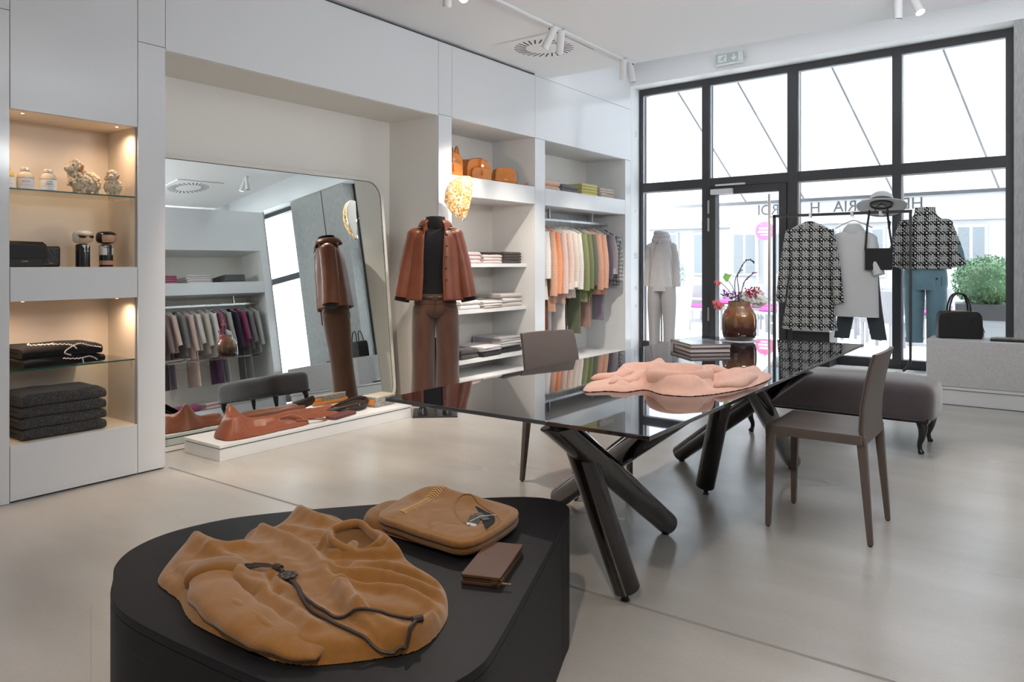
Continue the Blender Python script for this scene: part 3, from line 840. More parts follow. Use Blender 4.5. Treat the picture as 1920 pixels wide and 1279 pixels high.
# ================================================================== BLACK OVAL DISPLAY TABLE (foreground)
ZT2 = .428
dt = thing('pebble_display_table', 'low black-stained oak display plinth with rounded pebble outline in the foreground', 'table', (-1.55, 1.4, 0), world=True)
top = [(-1.947, .946), (-2.035, .995), (-2.105, 1.069), (-2.144, 1.165), (-2.146, 1.27), (-2.112, 1.395), (-2.031, 1.526), (-1.939, 1.646), (-1.81, 1.797), (-1.672, 1.945), (-1.56, 2.06), (-1.472, 2.128), (-1.393, 2.15), (-1.322, 2.124), (-1.274, 2.058), (-1.234, 1.955), (-1.10, 1.62), (-.96, 1.261), (-.935, 1.16), (-.945, 1.07), (-.985, .985), (-1.06, .925), (-1.187, .893), (-1.476, .87), (-1.70, .865), (-1.84, .89)]
tp_ = [tuple(p) for p in cr(top, 4)]
G().prism(tp_, .004, ZT2 - .022).build('body', M_oak, dt, ang=20)
G().prism(tp_, ZT2 - .0215, ZT2).build('tabletop', M_oak, dt, ang=30, bevel=.0015, segs=1)
cx_, cy_ = -1.55, 1.45
g = G()
for (a, b) in ((-2.146, 1.20), (-1.90, .872), (-1.10, 1.625), (-1.235, 1.955)):
    d = Vector((a - cx_, b - cy_, 0)).normalized(); tt = Vector((-d.y, d.x, 0)); p = Vector((a, b, 0))
    v = [p + tt * s * .0012 + Vector((0, 0, zz)) + d * .0012 for s, zz in ((-1, .01), (1, .01), (1, ZT2 - .023), (-1, ZT2 - .023))]
    g.add(v, [(0, 1, 2, 3)])
g.build('veneer_joint', M_gap, dt, smooth=False)

# ---- camel cardigan spread out
camel_out = [(-1.841, 1.005), (-1.93, 1.085), (-1.981, 1.15), (-1.965, 1.20), (-1.90, 1.215), (-1.876, 1.266), (-1.915, 1.306), (-1.905, 1.379), (-1.931, 1.447), (-1.974, 1.517), (-1.985, 1.555), (-1.916, 1.56), (-1.815, 1.574), (-1.695, 1.54), (-1.628, 1.534), (-1.557, 1.536), (-1.454, 1.482), (-1.362, 1.443), (-1.282, 1.422), (-1.221, 1.392), (-1.159, 1.334), (-1.112, 1.275), (-1.08, 1.198), (-1.077, 1.134), (-1.113, 1.077), (-1.156, 1.022), (-1.213, .968), (-1.273, .942), (-1.344, .935), (-1.438, .93), (-1.533, .93), (-1.609, .945), (-1.69, .975), (-1.76, .985)]
slv = [(-1.628, .962), (-1.682, 1.045), (-1.638, 1.06), (-1.508, 1.035), (-1.388, 1.005), (-1.295, .985), (-1.23, .962), (-1.26, .930), (-1.358, .925), (-1.475, .925), (-1.549, .93)]
cuff = [(-1.708, .985), (-1.742, 1.035), (-1.733, 1.094), (-1.67, 1.085), (-1.618, 1.055), (-1.633, 1.008), (-1.622, .965), (-1.66, .950)]
cowl = [(-1.653, 1.362), (-1.697, 1.426), (-1.708, 1.501), (-1.622, 1.481), (-1.573, 1.492), (-1.521, 1.5), (-1.414, 1.446), (-1.461, 1.387), (-1.541, 1.353), (-1.566, 1.327)]
band = [(-1.38, 1.18), (-1.27, 1.115), (-1.17, 1.09), (-1.10, 1.10), (-1.085, 1.17), (-1.10, 1.24), (-1.14, 1.22), (-1.155, 1.16), (-1.2, 1.145), (-1.28, 1.17), (-1.36, 1.215)]
bodyr = [(-1.87, 1.33), (-1.75, 1.33), (-1.60, 1.305), (-1.49, 1.25), (-1.36, 1.19), (-1.22, 1.13), (-1.14, 1.08), (-1.20, 1.0), (-1.30, .96), (-1.5, .96), (-1.7, 1.02), (-1.84, 1.05), (-1.93, 1.12), (-1.94, 1.18), (-1.86, 1.21), (-1.84, 1.26)]
cs = thing('camel_cardigan', 'camel-brown wool cardigan spread open with a rolled cuff on the black foreground table', 'cardigan', (-1.5, 1.2, ZT2 + .0005), world=True)
drape('body', camel_out, ZT2 + .001, .020,
    [(bodyr, .018, .03), (slv, .008, .035), (cowl, .024, .022), (band, .020, .016)],
    [([(-1.90, 1.33), (-1.752, 1.325), (-1.607, 1.295), (-1.475, 1.239), (-1.347, 1.191), (-1.238, 1.144)], .022, .024),
     ([(-1.96, 1.17), (-1.88, 1.15), (-1.81, 1.157), (-1.77, 1.20)], .028, .03),
     ([(-1.97, 1.54), (-1.90, 1.50), (-1.80, 1.49)], .026, .03),
     ([(-1.488, 1.258), (-1.432, 1.299), (-1.354, 1.327), (-1.258, 1.342), (-1.17, 1.34)], .017, .014),
     ([(-1.48, 1.34), (-1.40, 1.375), (-1.31, 1.385), (-1.24, 1.375)], .016, .014),
     ([(-1.40, 1.225), (-1.335, 1.262), (-1.253, 1.293), (-1.12, 1.27)], .017, .014),
     ([(-1.45, 1.24), (-1.38, 1.285), (-1.25, 1.318), (-1.13, 1.31)], -.012, .012),
     ([(-1.52, 1.32), (-1.44, 1.352), (-1.336, 1.362), (-1.22, 1.36)], -.012, .012),
     ([(-1.247, 1.14), (-1.16, 1.124), (-1.10, 1.13), (-1.088, 1.194), (-1.115, 1.26)], .016, .016),
     ([(-1.24, 1.17), (-1.19, 1.185), (-1.15, 1.21)], -.022, .026),
     ([(-1.69, 1.101), (-1.60, 1.075), (-1.50, 1.07), (-1.42, 1.055), (-1.364, 1.05), (-1.271, 1.025)], .018, .018),
     ([(-1.821, 1.128), (-1.70, 1.135), (-1.62, 1.10), (-1.56, 1.11), (-1.50, 1.09)], .015, .016),
     ([(-1.57, 1.15), (-1.50, 1.12), (-1.43, 1.11), (-1.37, 1.09), (-1.29, 1.08)], .014, .014),
     ([(-1.545, 1.125), (-1.51, 1.10), (-1.47, 1.085)], -.016, .012),
     ([(-1.65, 1.08), (-1.60, 1.05), (-1.50, 1.045)], -.010, .010),
     ([(-1.74, 1.24), (-1.66, 1.22), (-1.57, 1.21), (-1.5, 1.19)], .008, .02),
     ([(-1.585, 1.366), (-1.60, 1.43), (-1.555, 1.44), (-1.515, 1.40)], -.026, .02),
     ([(-1.64, 1.36), (-1.66, 1.43), (-1.61, 1.47), (-1.53, 1.475), (-1.45, 1.44)], .016, .013),
     ([(-1.695, 1.03), (-1.67, 1.0)], .006, .03), ([(-1.85, 1.40), (-1.76, 1.42), (-1.70, 1.44)], .012, .022),
     ([(-1.60, .99), (-1.5, .985), (-1.4, .97), (-1.3, .955)], .010, .02)],
    M_camel, cs, step=.0062, er=.022, seed=2, nz=.0035, nscale=13)
def ztop(x, y, ob):
    A = np.array([(v.co.x, v.co.y, v.co.z) for v in ob.data.vertices]); d = np.hypot(A[:, 0] - x, A[:, 1] - y); return A[np.argsort(d)[:5], 2].mean()
cbod = [c for c in bpy.data.objects if c.parent == cs][0]
P = cr([(-1.672, 1.062), (-1.60, 1.012), (-1.49, .985), (-1.37, .972), (-1.27, .978), (-1.20, 1.0)], 6, False)
pz = [(p[0], p[1], ZT2 + .032 - .016 * (i / len(P)) ** 3 + .002 * math.sin(i * .9)) for i, p in enumerate(P)]
rr2 = [((.027 + .0015 * math.sin(i * 1.2)) * (1 - .8 * (i / len(P)) ** 3), (.058 + .002 * math.sin(i * 1.3)) * (1 - .6 * (i / len(P)) ** 4)) for i in range(len(P))]
G().tube(pz, rr2, 26, up=(0, 0, 1)).build('sleeve', M_camel, cs, ang=80)
cf = G().tube([(-1.722, 1.098, ZT2 + .036), (-1.70, 1.083, ZT2 + .036), (-1.672, 1.062, ZT2 + .036), (-1.655, 1.050, ZT2 + .036), (-1.650, 1.046, ZT2 + .036)], [(.026, .068), (.034, .074), (.036, .075), (.034, .072), (.024, .060)], 28, up=(0, 0, 1)).build('rolled_cuff', M_camel2, cs, ang=80)
g = G().tube([(-1.565 + (.085 + .008 * math.sin(2 * a)) * math.cos(a), 1.418 + (.050 + .010 * math.sin(a * 3 + 1)) * math.sin(a), ZT2 + .046 + .014 * math.cos(a - 2.2) + .005 * math.sin(3 * a + 1)) for a in np.linspace(0, 2 * PI, 31)[:-1]], [(.017 + .005 * math.sin(2 * a + .5), .012 + .003 * math.sin(3 * a)) for a in np.linspace(0, 2 * PI, 31)[:-1]], 12, up=(0, 0, 1), closed=True)
g.build('neckband', M_camel, cs, ang=80)
G().rings([[(-1.565 + .07 * math.cos(a), 1.418 + .045 * math.sin(a), ZT2 + .044 + .010 * math.cos(a - 2.2)) for a in np.linspace(0, 2 * PI, 25)[:-1]], [(-1.560 + .035 * math.cos(a), 1.412 + .02 * math.sin(a), ZT2 + .036) for a in np.linspace(0, 2 * PI, 25)[:-1]]], cap0=False).build('neck_inner_shade', mat('camel_inner_shade', (.12, .055, .015), rough=.95), cs)  # darker camel paints in the shade within the neckband
# long leather cord necklace with pendant and tassel lying on it
ZN = ZT2 + .062
nk = thing('cord_necklace', 'dark brown leather cord necklace with round carved pendant and tassel on the cardigan', 'necklace', (-1.45, 1.12, ZN - .01), world=True)
M_cordl = mat('dark_brown_cord', (.028, .016, .012), rough=.5)
def onto(pts, dz=0):
    """lift a plan curve onto the cardigan surface"""
    ob = [c for c in bpy.data.objects if c.parent == cs][0]
    vs = ob.data.vertices; A = np.array([(v.co.x, v.co.y, v.co.z) for v in vs]); o = []
    for p in cr(pts, 7, False):
        d = np.hypot(A[:, 0] - p[0], A[:, 1] - p[1]); k = np.argsort(d)[:6]
        o.append((p[0], p[1], A[k, 2].max() + .004 + dz))
    for it in range(2):
        o = [o[0]] + [(o[i][0], o[i][1], max(o[i][2], (o[i - 1][2] + o[i][2] + o[i + 1][2]) / 3)) for i in range(1, len(o) - 1)] + [o[-1]]
    return o
G().tube(onto([(-1.498, 1.148), (-1.47, 1.14), (-1.437, 1.122), (-1.36, 1.083), (-1.289, 1.072), (-1.239, 1.09), (-1.176, 1.137), (-1.12, 1.168), (-1.095, 1.168)]), .0038, 7).build('cord', M_cordl, nk)
G().tube(onto([(-1.492, 1.142), (-1.442, 1.119), (-1.345, 1.07), (-1.26, 1.058), (-1.18, 1.062), (-1.13, 1.07), (-1.10, 1.085), (-1.085, 1.11), (-1.09, 1.14), (-1.10, 1.168)]), .0038, 7).build('cord', M_cordl, nk)
pc = onto([(-1.512, 1.15), (-1.508, 1.152)])[0]
g = G()
for a in range(8):
    q = 2 * PI * a / 8; g.ball((pc[0] + .017 * math.cos(q), pc[1] + .017 * math.sin(q), pc[2] + .003), .0085, 8, 5, (1, 1, .5))
g.ball((pc[0], pc[1], pc[2] + .003), .011, 10, 5, (1, 1, .6)); g.build('pendant', mat('carved_dark_bead', (.03, .022, .018), rough=.35), nk)
g = G(); rd = random.Random(4)
tb = onto([(-1.555, 1.155), (-1.56, 1.155)])[0]
g.tube([(pc[0] - .018, pc[1] + .002, pc[2] + .004), tb], .006, 8); g.tube([(tb[0] + .012, tb[1], tb[2]), tb, (tb[0] - .012, tb[1] - .004, tb[2])], [.008, .010, .008], 8)
for i in range(22):
    e = (tb[0] - .075 + rd.uniform(-.006, .006), tb[1] - .032 + rd.uniform(-.016, .016), tb[2] + rd.uniform(-.008, .002))
    g.tube([tb, ((tb[0] + e[0]) / 2, (tb[1] + e[1]) / 2 + rd.uniform(-.004, .004), tb[2] + .002), e], .0018, 4)
g.build('tassel', M_cordl, nk)
G().tube([(-1.105, 1.158, onto([(-1.10, 1.165), (-1.1, 1.16)])[0][2]), (-1.095, 1.178, onto([(-1.10, 1.165), (-1.1, 1.16)])[0][2])], .008, 8).build('knot', M_cordl, nk)

# ---- folded camel sweater
fs = thing('folded_camel_sweater', 'neatly folded camel wool sweater with whipstitched seam and tag, beside the brown wallet', 'sweater', (-1.5, 1.73, ZT2 + .001), world=True)
fl = [(-1.74, 1.60), (-1.785, 1.74), (-1.70, 1.80), (-1.50, 1.82), (-1.37, 1.74), (-1.345, 1.625), (-1.42, 1.575), (-1.6, 1.57)]
ft = [(-1.642, 1.575), (-1.695, 1.70), (-1.72, 1.83), (-1.66, 1.895), (-1.56, 1.885), (-1.42, 1.885), (-1.325, 1.85), (-1.285, 1.70), (-1.29, 1.56), (-1.40, 1.545), (-1.53, 1.555)]
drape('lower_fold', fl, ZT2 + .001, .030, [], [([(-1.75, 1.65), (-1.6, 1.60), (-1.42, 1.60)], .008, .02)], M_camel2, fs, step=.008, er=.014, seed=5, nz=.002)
def soff(o, dz):
    o.data.transform(Matrix.Translation((0, 0, dz))); return o
# upper fold is a closed pillow shape: rounded under-edge resting on the lower fold
def slabfold(name, outline, z, h, par, m, seed):
    P = cr(outline, 5); c = P.mean(0); g = G(); rs = []
    for s, zz in ((.96, 0), (.99, .12), (1, .4), (1, .62), (.995, .85), (.97, .99)):
        rs.append([(c[0] + (p[0] - c[0]) * s, c[1] + (p[1] - c[1]) * s, z + h * zz) for p in P])
    g.rings(rs); return g.build(name, m, par, ang=70)
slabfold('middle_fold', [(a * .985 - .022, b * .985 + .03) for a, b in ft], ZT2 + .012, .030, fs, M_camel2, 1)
slabfold('top_fold', ft, ZT2 + .034, .020, fs, M_camel, 1)
drape('top_fold', ft, ZT2 + .044, .010, [], [([(-1.70, 1.80), (-1.62, 1.86), (-1.5, 1.85)], .020, .05), ([(-1.47, 1.66), (-1.36, 1.70)], -.004, .03), ([(-1.60, 1.62), (-1.58, 1.74)], .006, .04)], M_camel, fs, step=.007, er=.03, seed=8, nz=.0022, nscale=11)
ftop = [c for c in bpy.data.objects if c.parent == fs and len(c.data.vertices) > 1500][-1]
def ontop(pts, dz=.001, ob=None, n=6):
    ob = ob or ftop
    A = np.array([(v.co.x, v.co.y, v.co.z) for v in ob.data.vertices]); o = []
    for p in cr(pts, n, False):
        d = np.hypot(A[:, 0] - p[0], A[:, 1] - p[1]); k = np.argsort(d)[:4]; o.append((p[0], p[1], A[k, 2].mean() + dz))
    return o
nl = [(-1.36, 1.66), (-1.44, 1.70), (-1.51, 1.77), (-1.528, 1.82), (-1.50, 1.838), (-1.447, 1.815), (-1.354, 1.775), (-1.305, 1.725), (-1.30, 1.66)]
G().tube(ontop(nl), .0032, 6).build('neck_rib', M_camel2, fs)
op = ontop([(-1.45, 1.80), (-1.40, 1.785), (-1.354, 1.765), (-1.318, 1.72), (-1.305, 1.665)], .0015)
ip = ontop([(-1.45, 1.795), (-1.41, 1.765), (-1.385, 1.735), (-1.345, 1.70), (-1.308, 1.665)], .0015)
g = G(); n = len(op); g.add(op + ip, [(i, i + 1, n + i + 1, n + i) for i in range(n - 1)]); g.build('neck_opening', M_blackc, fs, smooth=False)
g = G(); rd = random.Random(1)
for p, q in zip(ontop([(-1.66, 1.885), (-1.64, 1.80), (-1.615, 1.70), (-1.60, 1.62)], .001, None, 9), ontop([(-1.625, 1.875), (-1.605, 1.80), (-1.58, 1.70), (-1.572, 1.62)], .001, None, 9)):
    g.tube([p, ((p[0] + q[0]) / 2, (p[1] + q[1]) / 2, max(p[2], q[2]) + .003), q], .0014, 5)
g.build('whip_stitch', mat('pale_camel_yarn', (.60, .38, .18), rough=.9), fs)
zt = ontop([(-1.37, 1.70), (-1.36, 1.70)], .006)[0][2]
Mt = Matrix.Translation((-1.372, 1.693, zt)) @ Euler((R(6), R(10), R(30))).to_matrix().to_4x4()
G().box(-.016, -.030, 0, .016, .03, .0015, Mt).build('price_tag', M_black, fs, smooth=False)
G().box(-.016, -.036, .0016, .012, -.020, .0024, Mt).build('price_tag', M_textg, fs, smooth=False)
Mt2 = Matrix.Translation((-1.375, 1.735, zt)) @ Euler((0, R(5), R(-20))).to_matrix().to_4x4()
G().box(-.03, -.012, 0, .028, .012, .0015, Mt2).build('brand_label', M_black, fs, smooth=False)
G().tube([(-1.372, 1.675, zt + .004), (-1.36, 1.71, zt + .012), (-1.34, 1.76, zt + .006)], .0007, 4).build('tag_string', M_paper, fs)

# ---- brown zip wallet
wc = Vector((-1.208, 1.573, 0)); wr_ = math.atan2(.038, .098)
wa = thing('zip_wallet', 'dark brown leather zip-around wallet at the right edge of the black foreground table', 'wallet', (-1.208, 1.573, ZT2), R(21))
def rbox(w_, d_, r, n=5): return rrect(-w_ / 2, -d_ / 2, w_ / 2, d_ / 2, r, n)
G().prism(rbox(.104, .232, .008), .0005, .009).build('lower_cover', M_brownw, wa, bevel=.0015)
G().prism(rbox(.104, .232, .008), .017, .0255).build('upper_cover', M_brownw, wa, bevel=.0025)
G().prism(rbox(.099, .226, .007), .008, .018).build('zip_tape', mat('brown_tape', (.04, .018, .01), rough=.7), wa)
G().tube([(-.045, -.1135, .013), (.048, -.1135, .013)], .0022, 6).tube([(.0505, -.108, .013), (.0505, .10, .013)], .002, 6).build('zip_teeth', M_gold, wa)
G().box(.030, -.122, .010, .044, -.112, .017).box(.040, -.121, .0125, .078, -.119, .0140).box(.040, -.115, .0125, .078, -.113, .0140).box(.076, -.121, .0125, .079, -.113, .0140).build('zip_pull', M_gold, wa, smooth=False)
text('lettering', 'PARIS', .008, M_gold, wa, (-.028, .02, .0258), (0, 0, R(90)), .0002)
text('lettering', 'CUIR', .006, M_gold, wa, (-.016, .02, .0258), (0, 0, R(90)), .0002)

# ================================================================== GLASS TABLE
gt = thing('glass_dining_table', 'long black smoked-glass table on crossed black tube legs', 'table', (-1.55, 3.6, 0), world=True)
ZG = .715
G().prism([(-2.10, 2.05), (-.99, 2.055), (-1.02, 5.23), (-2.10, 5.16)], ZG - .014, ZG).build('glass_top', M_tglass, gt, smooth=False, bevel=.0015, segs=1)
def leg_tube(f, t, rad=.05):
    F_ = Vector((*f, .045)); T_ = Vector((*t, ZG - .024)); d = (T_ - F_).normalized()
    q = G().tube([F_, T_], rad, 36)
    q.v = [tuple(Vector(p) + d * ((ZG - .0215 - p[2]) / d.z)) if i >= 36 else p for i, p in enumerate(q.v)]
    o = q.build('leg', M_tube, gt, ang=50)
    k = G().lathe([(.012, 0), (.012, .03)], 12, (F_.x + d.x * .02, F_.y + d.y * .02, 0)).lathe([(.017, 0), (.017, .006)], 12, (F_.x + d.x * .02, F_.y + d.y * .02, 0)).build('levelling_foot', M_black, o)
    k.matrix_parent_inverse = Matrix.Identity(4)
    return o
for f, t in (((-1.281, 2.467), (-1.40, 2.26)), ((-1.457, 3.198), (-1.335, 2.10)), ((-2.056, 3.232), (-1.10, 2.44)),
             ((-1.537, 3.862), (-1.36, 3.72)), ((-1.925, 4.426), (-1.07, 3.90)), ((-1.307, 4.655), (-1.16, 3.45))): leg_tube(f, t)
for (x, y) in ((-1.335, 2.10), (-1.10, 2.44), (-1.07, 3.90), (-1.16, 3.45), (-1.40, 2.26), (-1.36, 3.72)):
    G().lathe([(.035, 0), (.035, .006)], 20, (x, y, ZG - .0205)).build('glass_mount', M_tube, gt)

# peach jersey on the glass
M_peach = cloth('peach', (.74, .45, .36), .9, .2)
pj_ = [(-1.548, 2.613), (-1.621, 2.781), (-1.60, 2.935), (-1.672, 3.12), (-1.642, 3.30), (-1.53, 3.40), (-1.40, 3.50), (-1.28, 3.44), (-1.188, 3.52), (-1.08, 3.50), (-1.04, 3.34), (-1.046, 3.08), (-1.10, 2.87), (-1.165, 2.76), (-1.269, 2.74), (-1.37, 2.80), (-1.406, 2.70), (-1.476, 2.68)]
pjt = thing('peach_sweater', 'pale peach jersey top lying rumpled on the black glass table', 'sweater', (-1.35, 3.0, ZG), world=True)
drape('body', pj_, ZG + .001, .016,
      [([(-1.374, 2.84), (-1.468, 3.0), (-1.40, 3.10), (-1.287, 3.12), (-1.159, 2.98), (-1.155, 2.80), (-1.269, 2.765)], .028, .03)],
      [([(-1.60, 3.0), (-1.58, 3.12), (-1.50, 3.20)], .050, .045), ([(-1.42, 2.92), (-1.40, 3.03), (-1.33, 3.09), (-1.23, 3.06), (-1.175, 2.95)], .040, .028),
       ([(-1.34, 2.83), (-1.25, 2.80), (-1.17, 2.84)], .026, .03), ([(-1.30, 2.93), (-1.25, 2.93)], -.045, .045), ([(-1.55, 3.28), (-1.45, 3.15), (-1.44, 3.0)], .022, .03),
       ([(-1.40, 3.40), (-1.33, 3.28), (-1.25, 3.20)], .024, .03), ([(-1.10, 3.35), (-1.12, 3.15), (-1.15, 3.05)], .045, .035), ([(-1.20, 3.45), (-1.22, 3.3)], .02, .03),
       ([(-1.56, 2.90), (-1.49, 2.80), (-1.43, 2.75)], .016, .022), ([(-1.56, 3.0), (-1.50, 2.92), (-1.46, 2.86)], .014, .02), ([(-1.62, 3.25), (-1.56, 3.33)], .014, .03)],
      M_peach, pjt, step=.010, er=.018, seed=11, nz=.005, nscale=8)

g = G(); A_ = np.linspace(0, 2 * PI, 37)[:-1]
g.tube([(-1.275 + .105 * math.cos(a) + .012 * math.sin(3 * a), 2.93 + (.125 + .01 * math.sin(2 * a)) * math.sin(a), ZG + .044 + .010 * math.cos(a + .6) + .006 * math.sin(2 * a)) for a in A_], [(.030 + .007 * math.cos(a + .8), .014 + .004 * math.sin(2 * a)) for a in A_], 14, up=(0, 0, 1), closed=True)
g.build('rolled_collar', M_peach, pjt, ang=80)
G().rings([[(-1.275 + .10 * math.cos(a), 2.93 + .12 * math.sin(a), ZG + .052) for a in A_], [(-1.27 + .06 * math.cos(a), 2.93 + .07 * math.sin(a), ZG + .030) for a in A_]], cap0=False).build('collar_inner_shade', mat('peach_inner_shade', (.45, .17, .10), rough=.9), pjt)  # deep orange stands for the shading inside the open collar
for k, P in enumerate(([(-1.62, 2.80), (-1.56, 2.95), (-1.58, 3.10)], [(-1.50, 2.74), (-1.47, 2.90), (-1.50, 3.12), (-1.58, 3.24)], [(-1.42, 3.18), (-1.33, 3.30), (-1.22, 3.40)], [(-1.12, 2.92), (-1.08, 3.10), (-1.09, 3.36)], [(-1.48, 3.25), (-1.40, 3.38)])):
    pp = [(a, b, ZG + .022 + .006 * math.sin(i)) for i, (a, b) in enumerate(cr(P, 6, False))]
    n_ = len(pp); G().tube(pp, [(.026 * math.sin(PI * (i + .6) / (n_ + .2)) + .002, .030 * math.sin(PI * (i + .6) / (n_ + .2)) + .004) for i in range(n_)], 16, up=(0, 0, 1)).build('gathered_fold', M_peach, pjt, ang=80)

# books, vase
def book(name, label, loc, rz, w_, d_, h, cov, title=None):
    b = thing(name, label, 'book', loc, rz, 'books on the glass table')
    G().box(-w_ / 2, -d_ / 2, .0005, w_ / 2, d_ / 2, .003).box(-w_ / 2, -d_ / 2, h - .003, w_ / 2, d_ / 2, h).box(-w_ / 2, -d_ / 2, 0.001, -w_ / 2 + .003, d_ / 2, h - .001).build('cover', cov, b, smooth=False)
    G().box(-w_ / 2 + .003, -d_ / 2 + .004, .003, w_ / 2 - .005, d_ / 2 - .004, h - .003).build('pages', mat('pink_grey_pages', (.52, .44, .43), rough=.8), b, smooth=False)
    return b
M_glossb = mat('glossy_black_cover', (.03, .03, .032), rough=.12, coat=.5)
M_grb = mat('grey_photo_cover', (.30, .30, .31), rough=.15, coat=.5, var=(9, (.10, .10, .11), .3))
book('art_book', 'thick art book with dark cover, bottom of the pair near the vase', (-1.735, 4.30, ZG + .0005), R(-47.6), .30, .245, .026, M_glossb)
book('art_book', 'art book with glossy grey picture cover, top of the pair near the vase', (-1.75, 4.32, ZG + .027), R(-44), .31, .25, .022, M_grb)
mt_ = G().lathe([(.125, 0), (.125, .003)], 32, (0, 0, 0)).build('doily', M_paper, None); mt_.location = (-1.745, 4.985, ZG + .0003)
tag(mt_, 'round white paper mat under the amber vase', 'mat')
def amber():
    m = bpy.data.materials.new('amber_ombre_glass'); m.use_nodes = True
    N = m.node_tree.nodes; L = m.node_tree.links; b = N['Principled BSDF']
    tc = N.new('ShaderNodeTexCoord'); s = N.new('ShaderNodeSeparateXYZ'); L.new(tc.outputs['Object'], s.inputs[0])
    mr = N.new('ShaderNodeMapRange'); mr.inputs[1].default_value = .0; mr.inputs[2].default_value = .25; L.new(s.outputs[2], mr.inputs[0])
    r = N.new('ShaderNodeValToRGB'); e = r.color_ramp.elements
    e[0].position = 0; e[0].color = (.030, .008, .005, 1); e[1].position = 1; e[1].color = (.26, .14, .075, 1)
    q = e.new(.35); q.color = (.075, .022, .009, 1); q = e.new(.70); q.color = (.30, .11, .02, 1)
    L.new(mr.outputs[0], r.inputs[0]); L.new(r.outputs[0], b.inputs['Base Color'])
    b.inputs['Roughness'].default_value = .06; b.inputs['Coat Weight'].default_value = .6
    b.inputs['Transmission Weight'].default_value = .25; b.inputs['Specular IOR Level'].default_value = .7
    return m
vs = thing('amber_vase', 'round amber to brown glass vase with flowers on the black glass table', 'vase', (-1.745, 4.985, ZG + .0035))
prof = [(.06, 0), (.085, .003), (.103, .018), (.111, .045), (.1135, .09), (.113, .14), (.108, .17), (.094, .198), (.078, .215), (.072, .232), (.072, .262), (.067, .262), (.066, .232), (.085, .195), (.10, .16), (.104, .09), (.098, .03), (.05, .015)]
G().lathe(prof, 48).build('glass_body', amber(), vs, ang=60)
rd = random.Random(9)
bq = thing('flower_arrangement', 'red berries, white hydrangea and curled dark twigs in the amber vase', 'flowers', (-1.745, 4.985, ZG + .24))
# image-right direction is (.81,.59): lay the bouquet out in that plane
rx_, ry_ = .808, .589
def bp_(a, d, z): return (a * rx_ - d * ry_, a * ry_ + d * rx_, z)
M_twig = mat('dark_purple_twig', (.06, .035, .045), rough=.6)
M_berry = mat('red_berry', (.42, .03, .055), rough=.3)
M_berryp = mat('purple_berry', (.13, .045, .15), rough=.35)
M_hyd = mat('white_hydrangea', (.74, .73, .70), rough=.8)
M_pinkf = mat('coral_flower', (.70, .16, .17), rough=.7)
stems = [[(0, 0, -.1), (.0, .01, .10), (-.01, 0, .20), (.05, 0, .30), (.10, 0, .285)], [(0, 0, -.1), (-.03, 0, .12), (-.01, 0, .21), (.025, 0, .235)],
         [(0, 0, -.1), (.015, 0, .08), (.045, 0, .17), (.11, 0, .22)], [(-.01, 0, -.1), (-.03, 0, .04), (-.12, 0, .15)], [(-.01, 0, -.1), (-.03, 0, .08), (-.07, 0, .16)],
         [(0, 0, -.1), (-.05, 0, .04), (-.11, 0, .08)], [(0, 0, -.1), (-.06, 0, .0), (-.15, 0, .0)], [(0, 0, -.1), (.04, 0, .03), (.08, 0, .07)]]
for i, s in enumerate(stems): G().tube([bp_(*p) for p in cr(s, 6, False)], .0028 if i < 3 else .0018, 5).build('twig', M_twig, bq)
for i in (0, 2):
    g = G(); P = cr(stems[i], 8, False)
    for k in range(len(P) // 2, len(P)):
        q = P[k]; g.ball(bp_(q[0] + rd.uniform(-.006, .006), rd.uniform(-.006, .006), q[2] + rd.uniform(-.004, .006)), .006, 6, 4, (1, 1, .7))
    g.build('seed_head', M_twig if i == 0 else mat('magenta_seed', (.30, .03, .22), rough=.6), bq)
def cluster(nm, c, r, n, sz, m):
    g = G()
    for _ in range(n):
        d = Vector((rd.gauss(0, 1), rd.gauss(0, 1), rd.gauss(0, 1))).normalized() * rd.uniform(.3, 1)
        g.ball(bp_(c[0] + d.x * r[0], c[1] + d.y * r[1], c[2] + d.z * r[2]), sz * rd.uniform(.7, 1.2), 6, 4)
    return g.build(nm, m, bq)
cluster('berry_cluster', (.075, -.05, .085), (.065, .04, .045), 70, .0058, M_berry)
cluster('berry_cluster', (-.05, -.02, .06), (.075, .03, .035), 60, .005, M_berryp)
cluster('berry_cluster', (-.10, -.02, .075), (.035, .03, .03), 26, .005, M_berryp)
cluster('flower_cluster', (-.145, 0, .15), (.024, .02, .018), 16, .009, M_pinkf)
cluster('flower_cluster', (-.15, -.02, .0), (.042, .03, .032), 40, .010, M_pinkf)
cluster('flower_cluster', (-.085, -.04, -.05), (.02, .02, .012), 16, .006, M_berry)
cluster('flower_cluster', (.13, .0, .04), (.055, .05, .055), 160, .015, M_hyd)
cluster('flower_cluster', (.05, .01, .045), (.06, .05, .045), 120, .014, M_hyd)
g = G()
g.slab([bp_(-.09, 0, .155), bp_(-.11, 0, .185), bp_(-.095, 0, .215), bp_(-.075, 0, .205), bp_(-.05, 0, .205), bp_(-.07, 0, .175), bp_(-.075, 0, .155)], (.001, .002, 0)); g.build('leaf', mat('lime_leaf', (.25, .50, .10), rough=.5), bq, smooth=False)

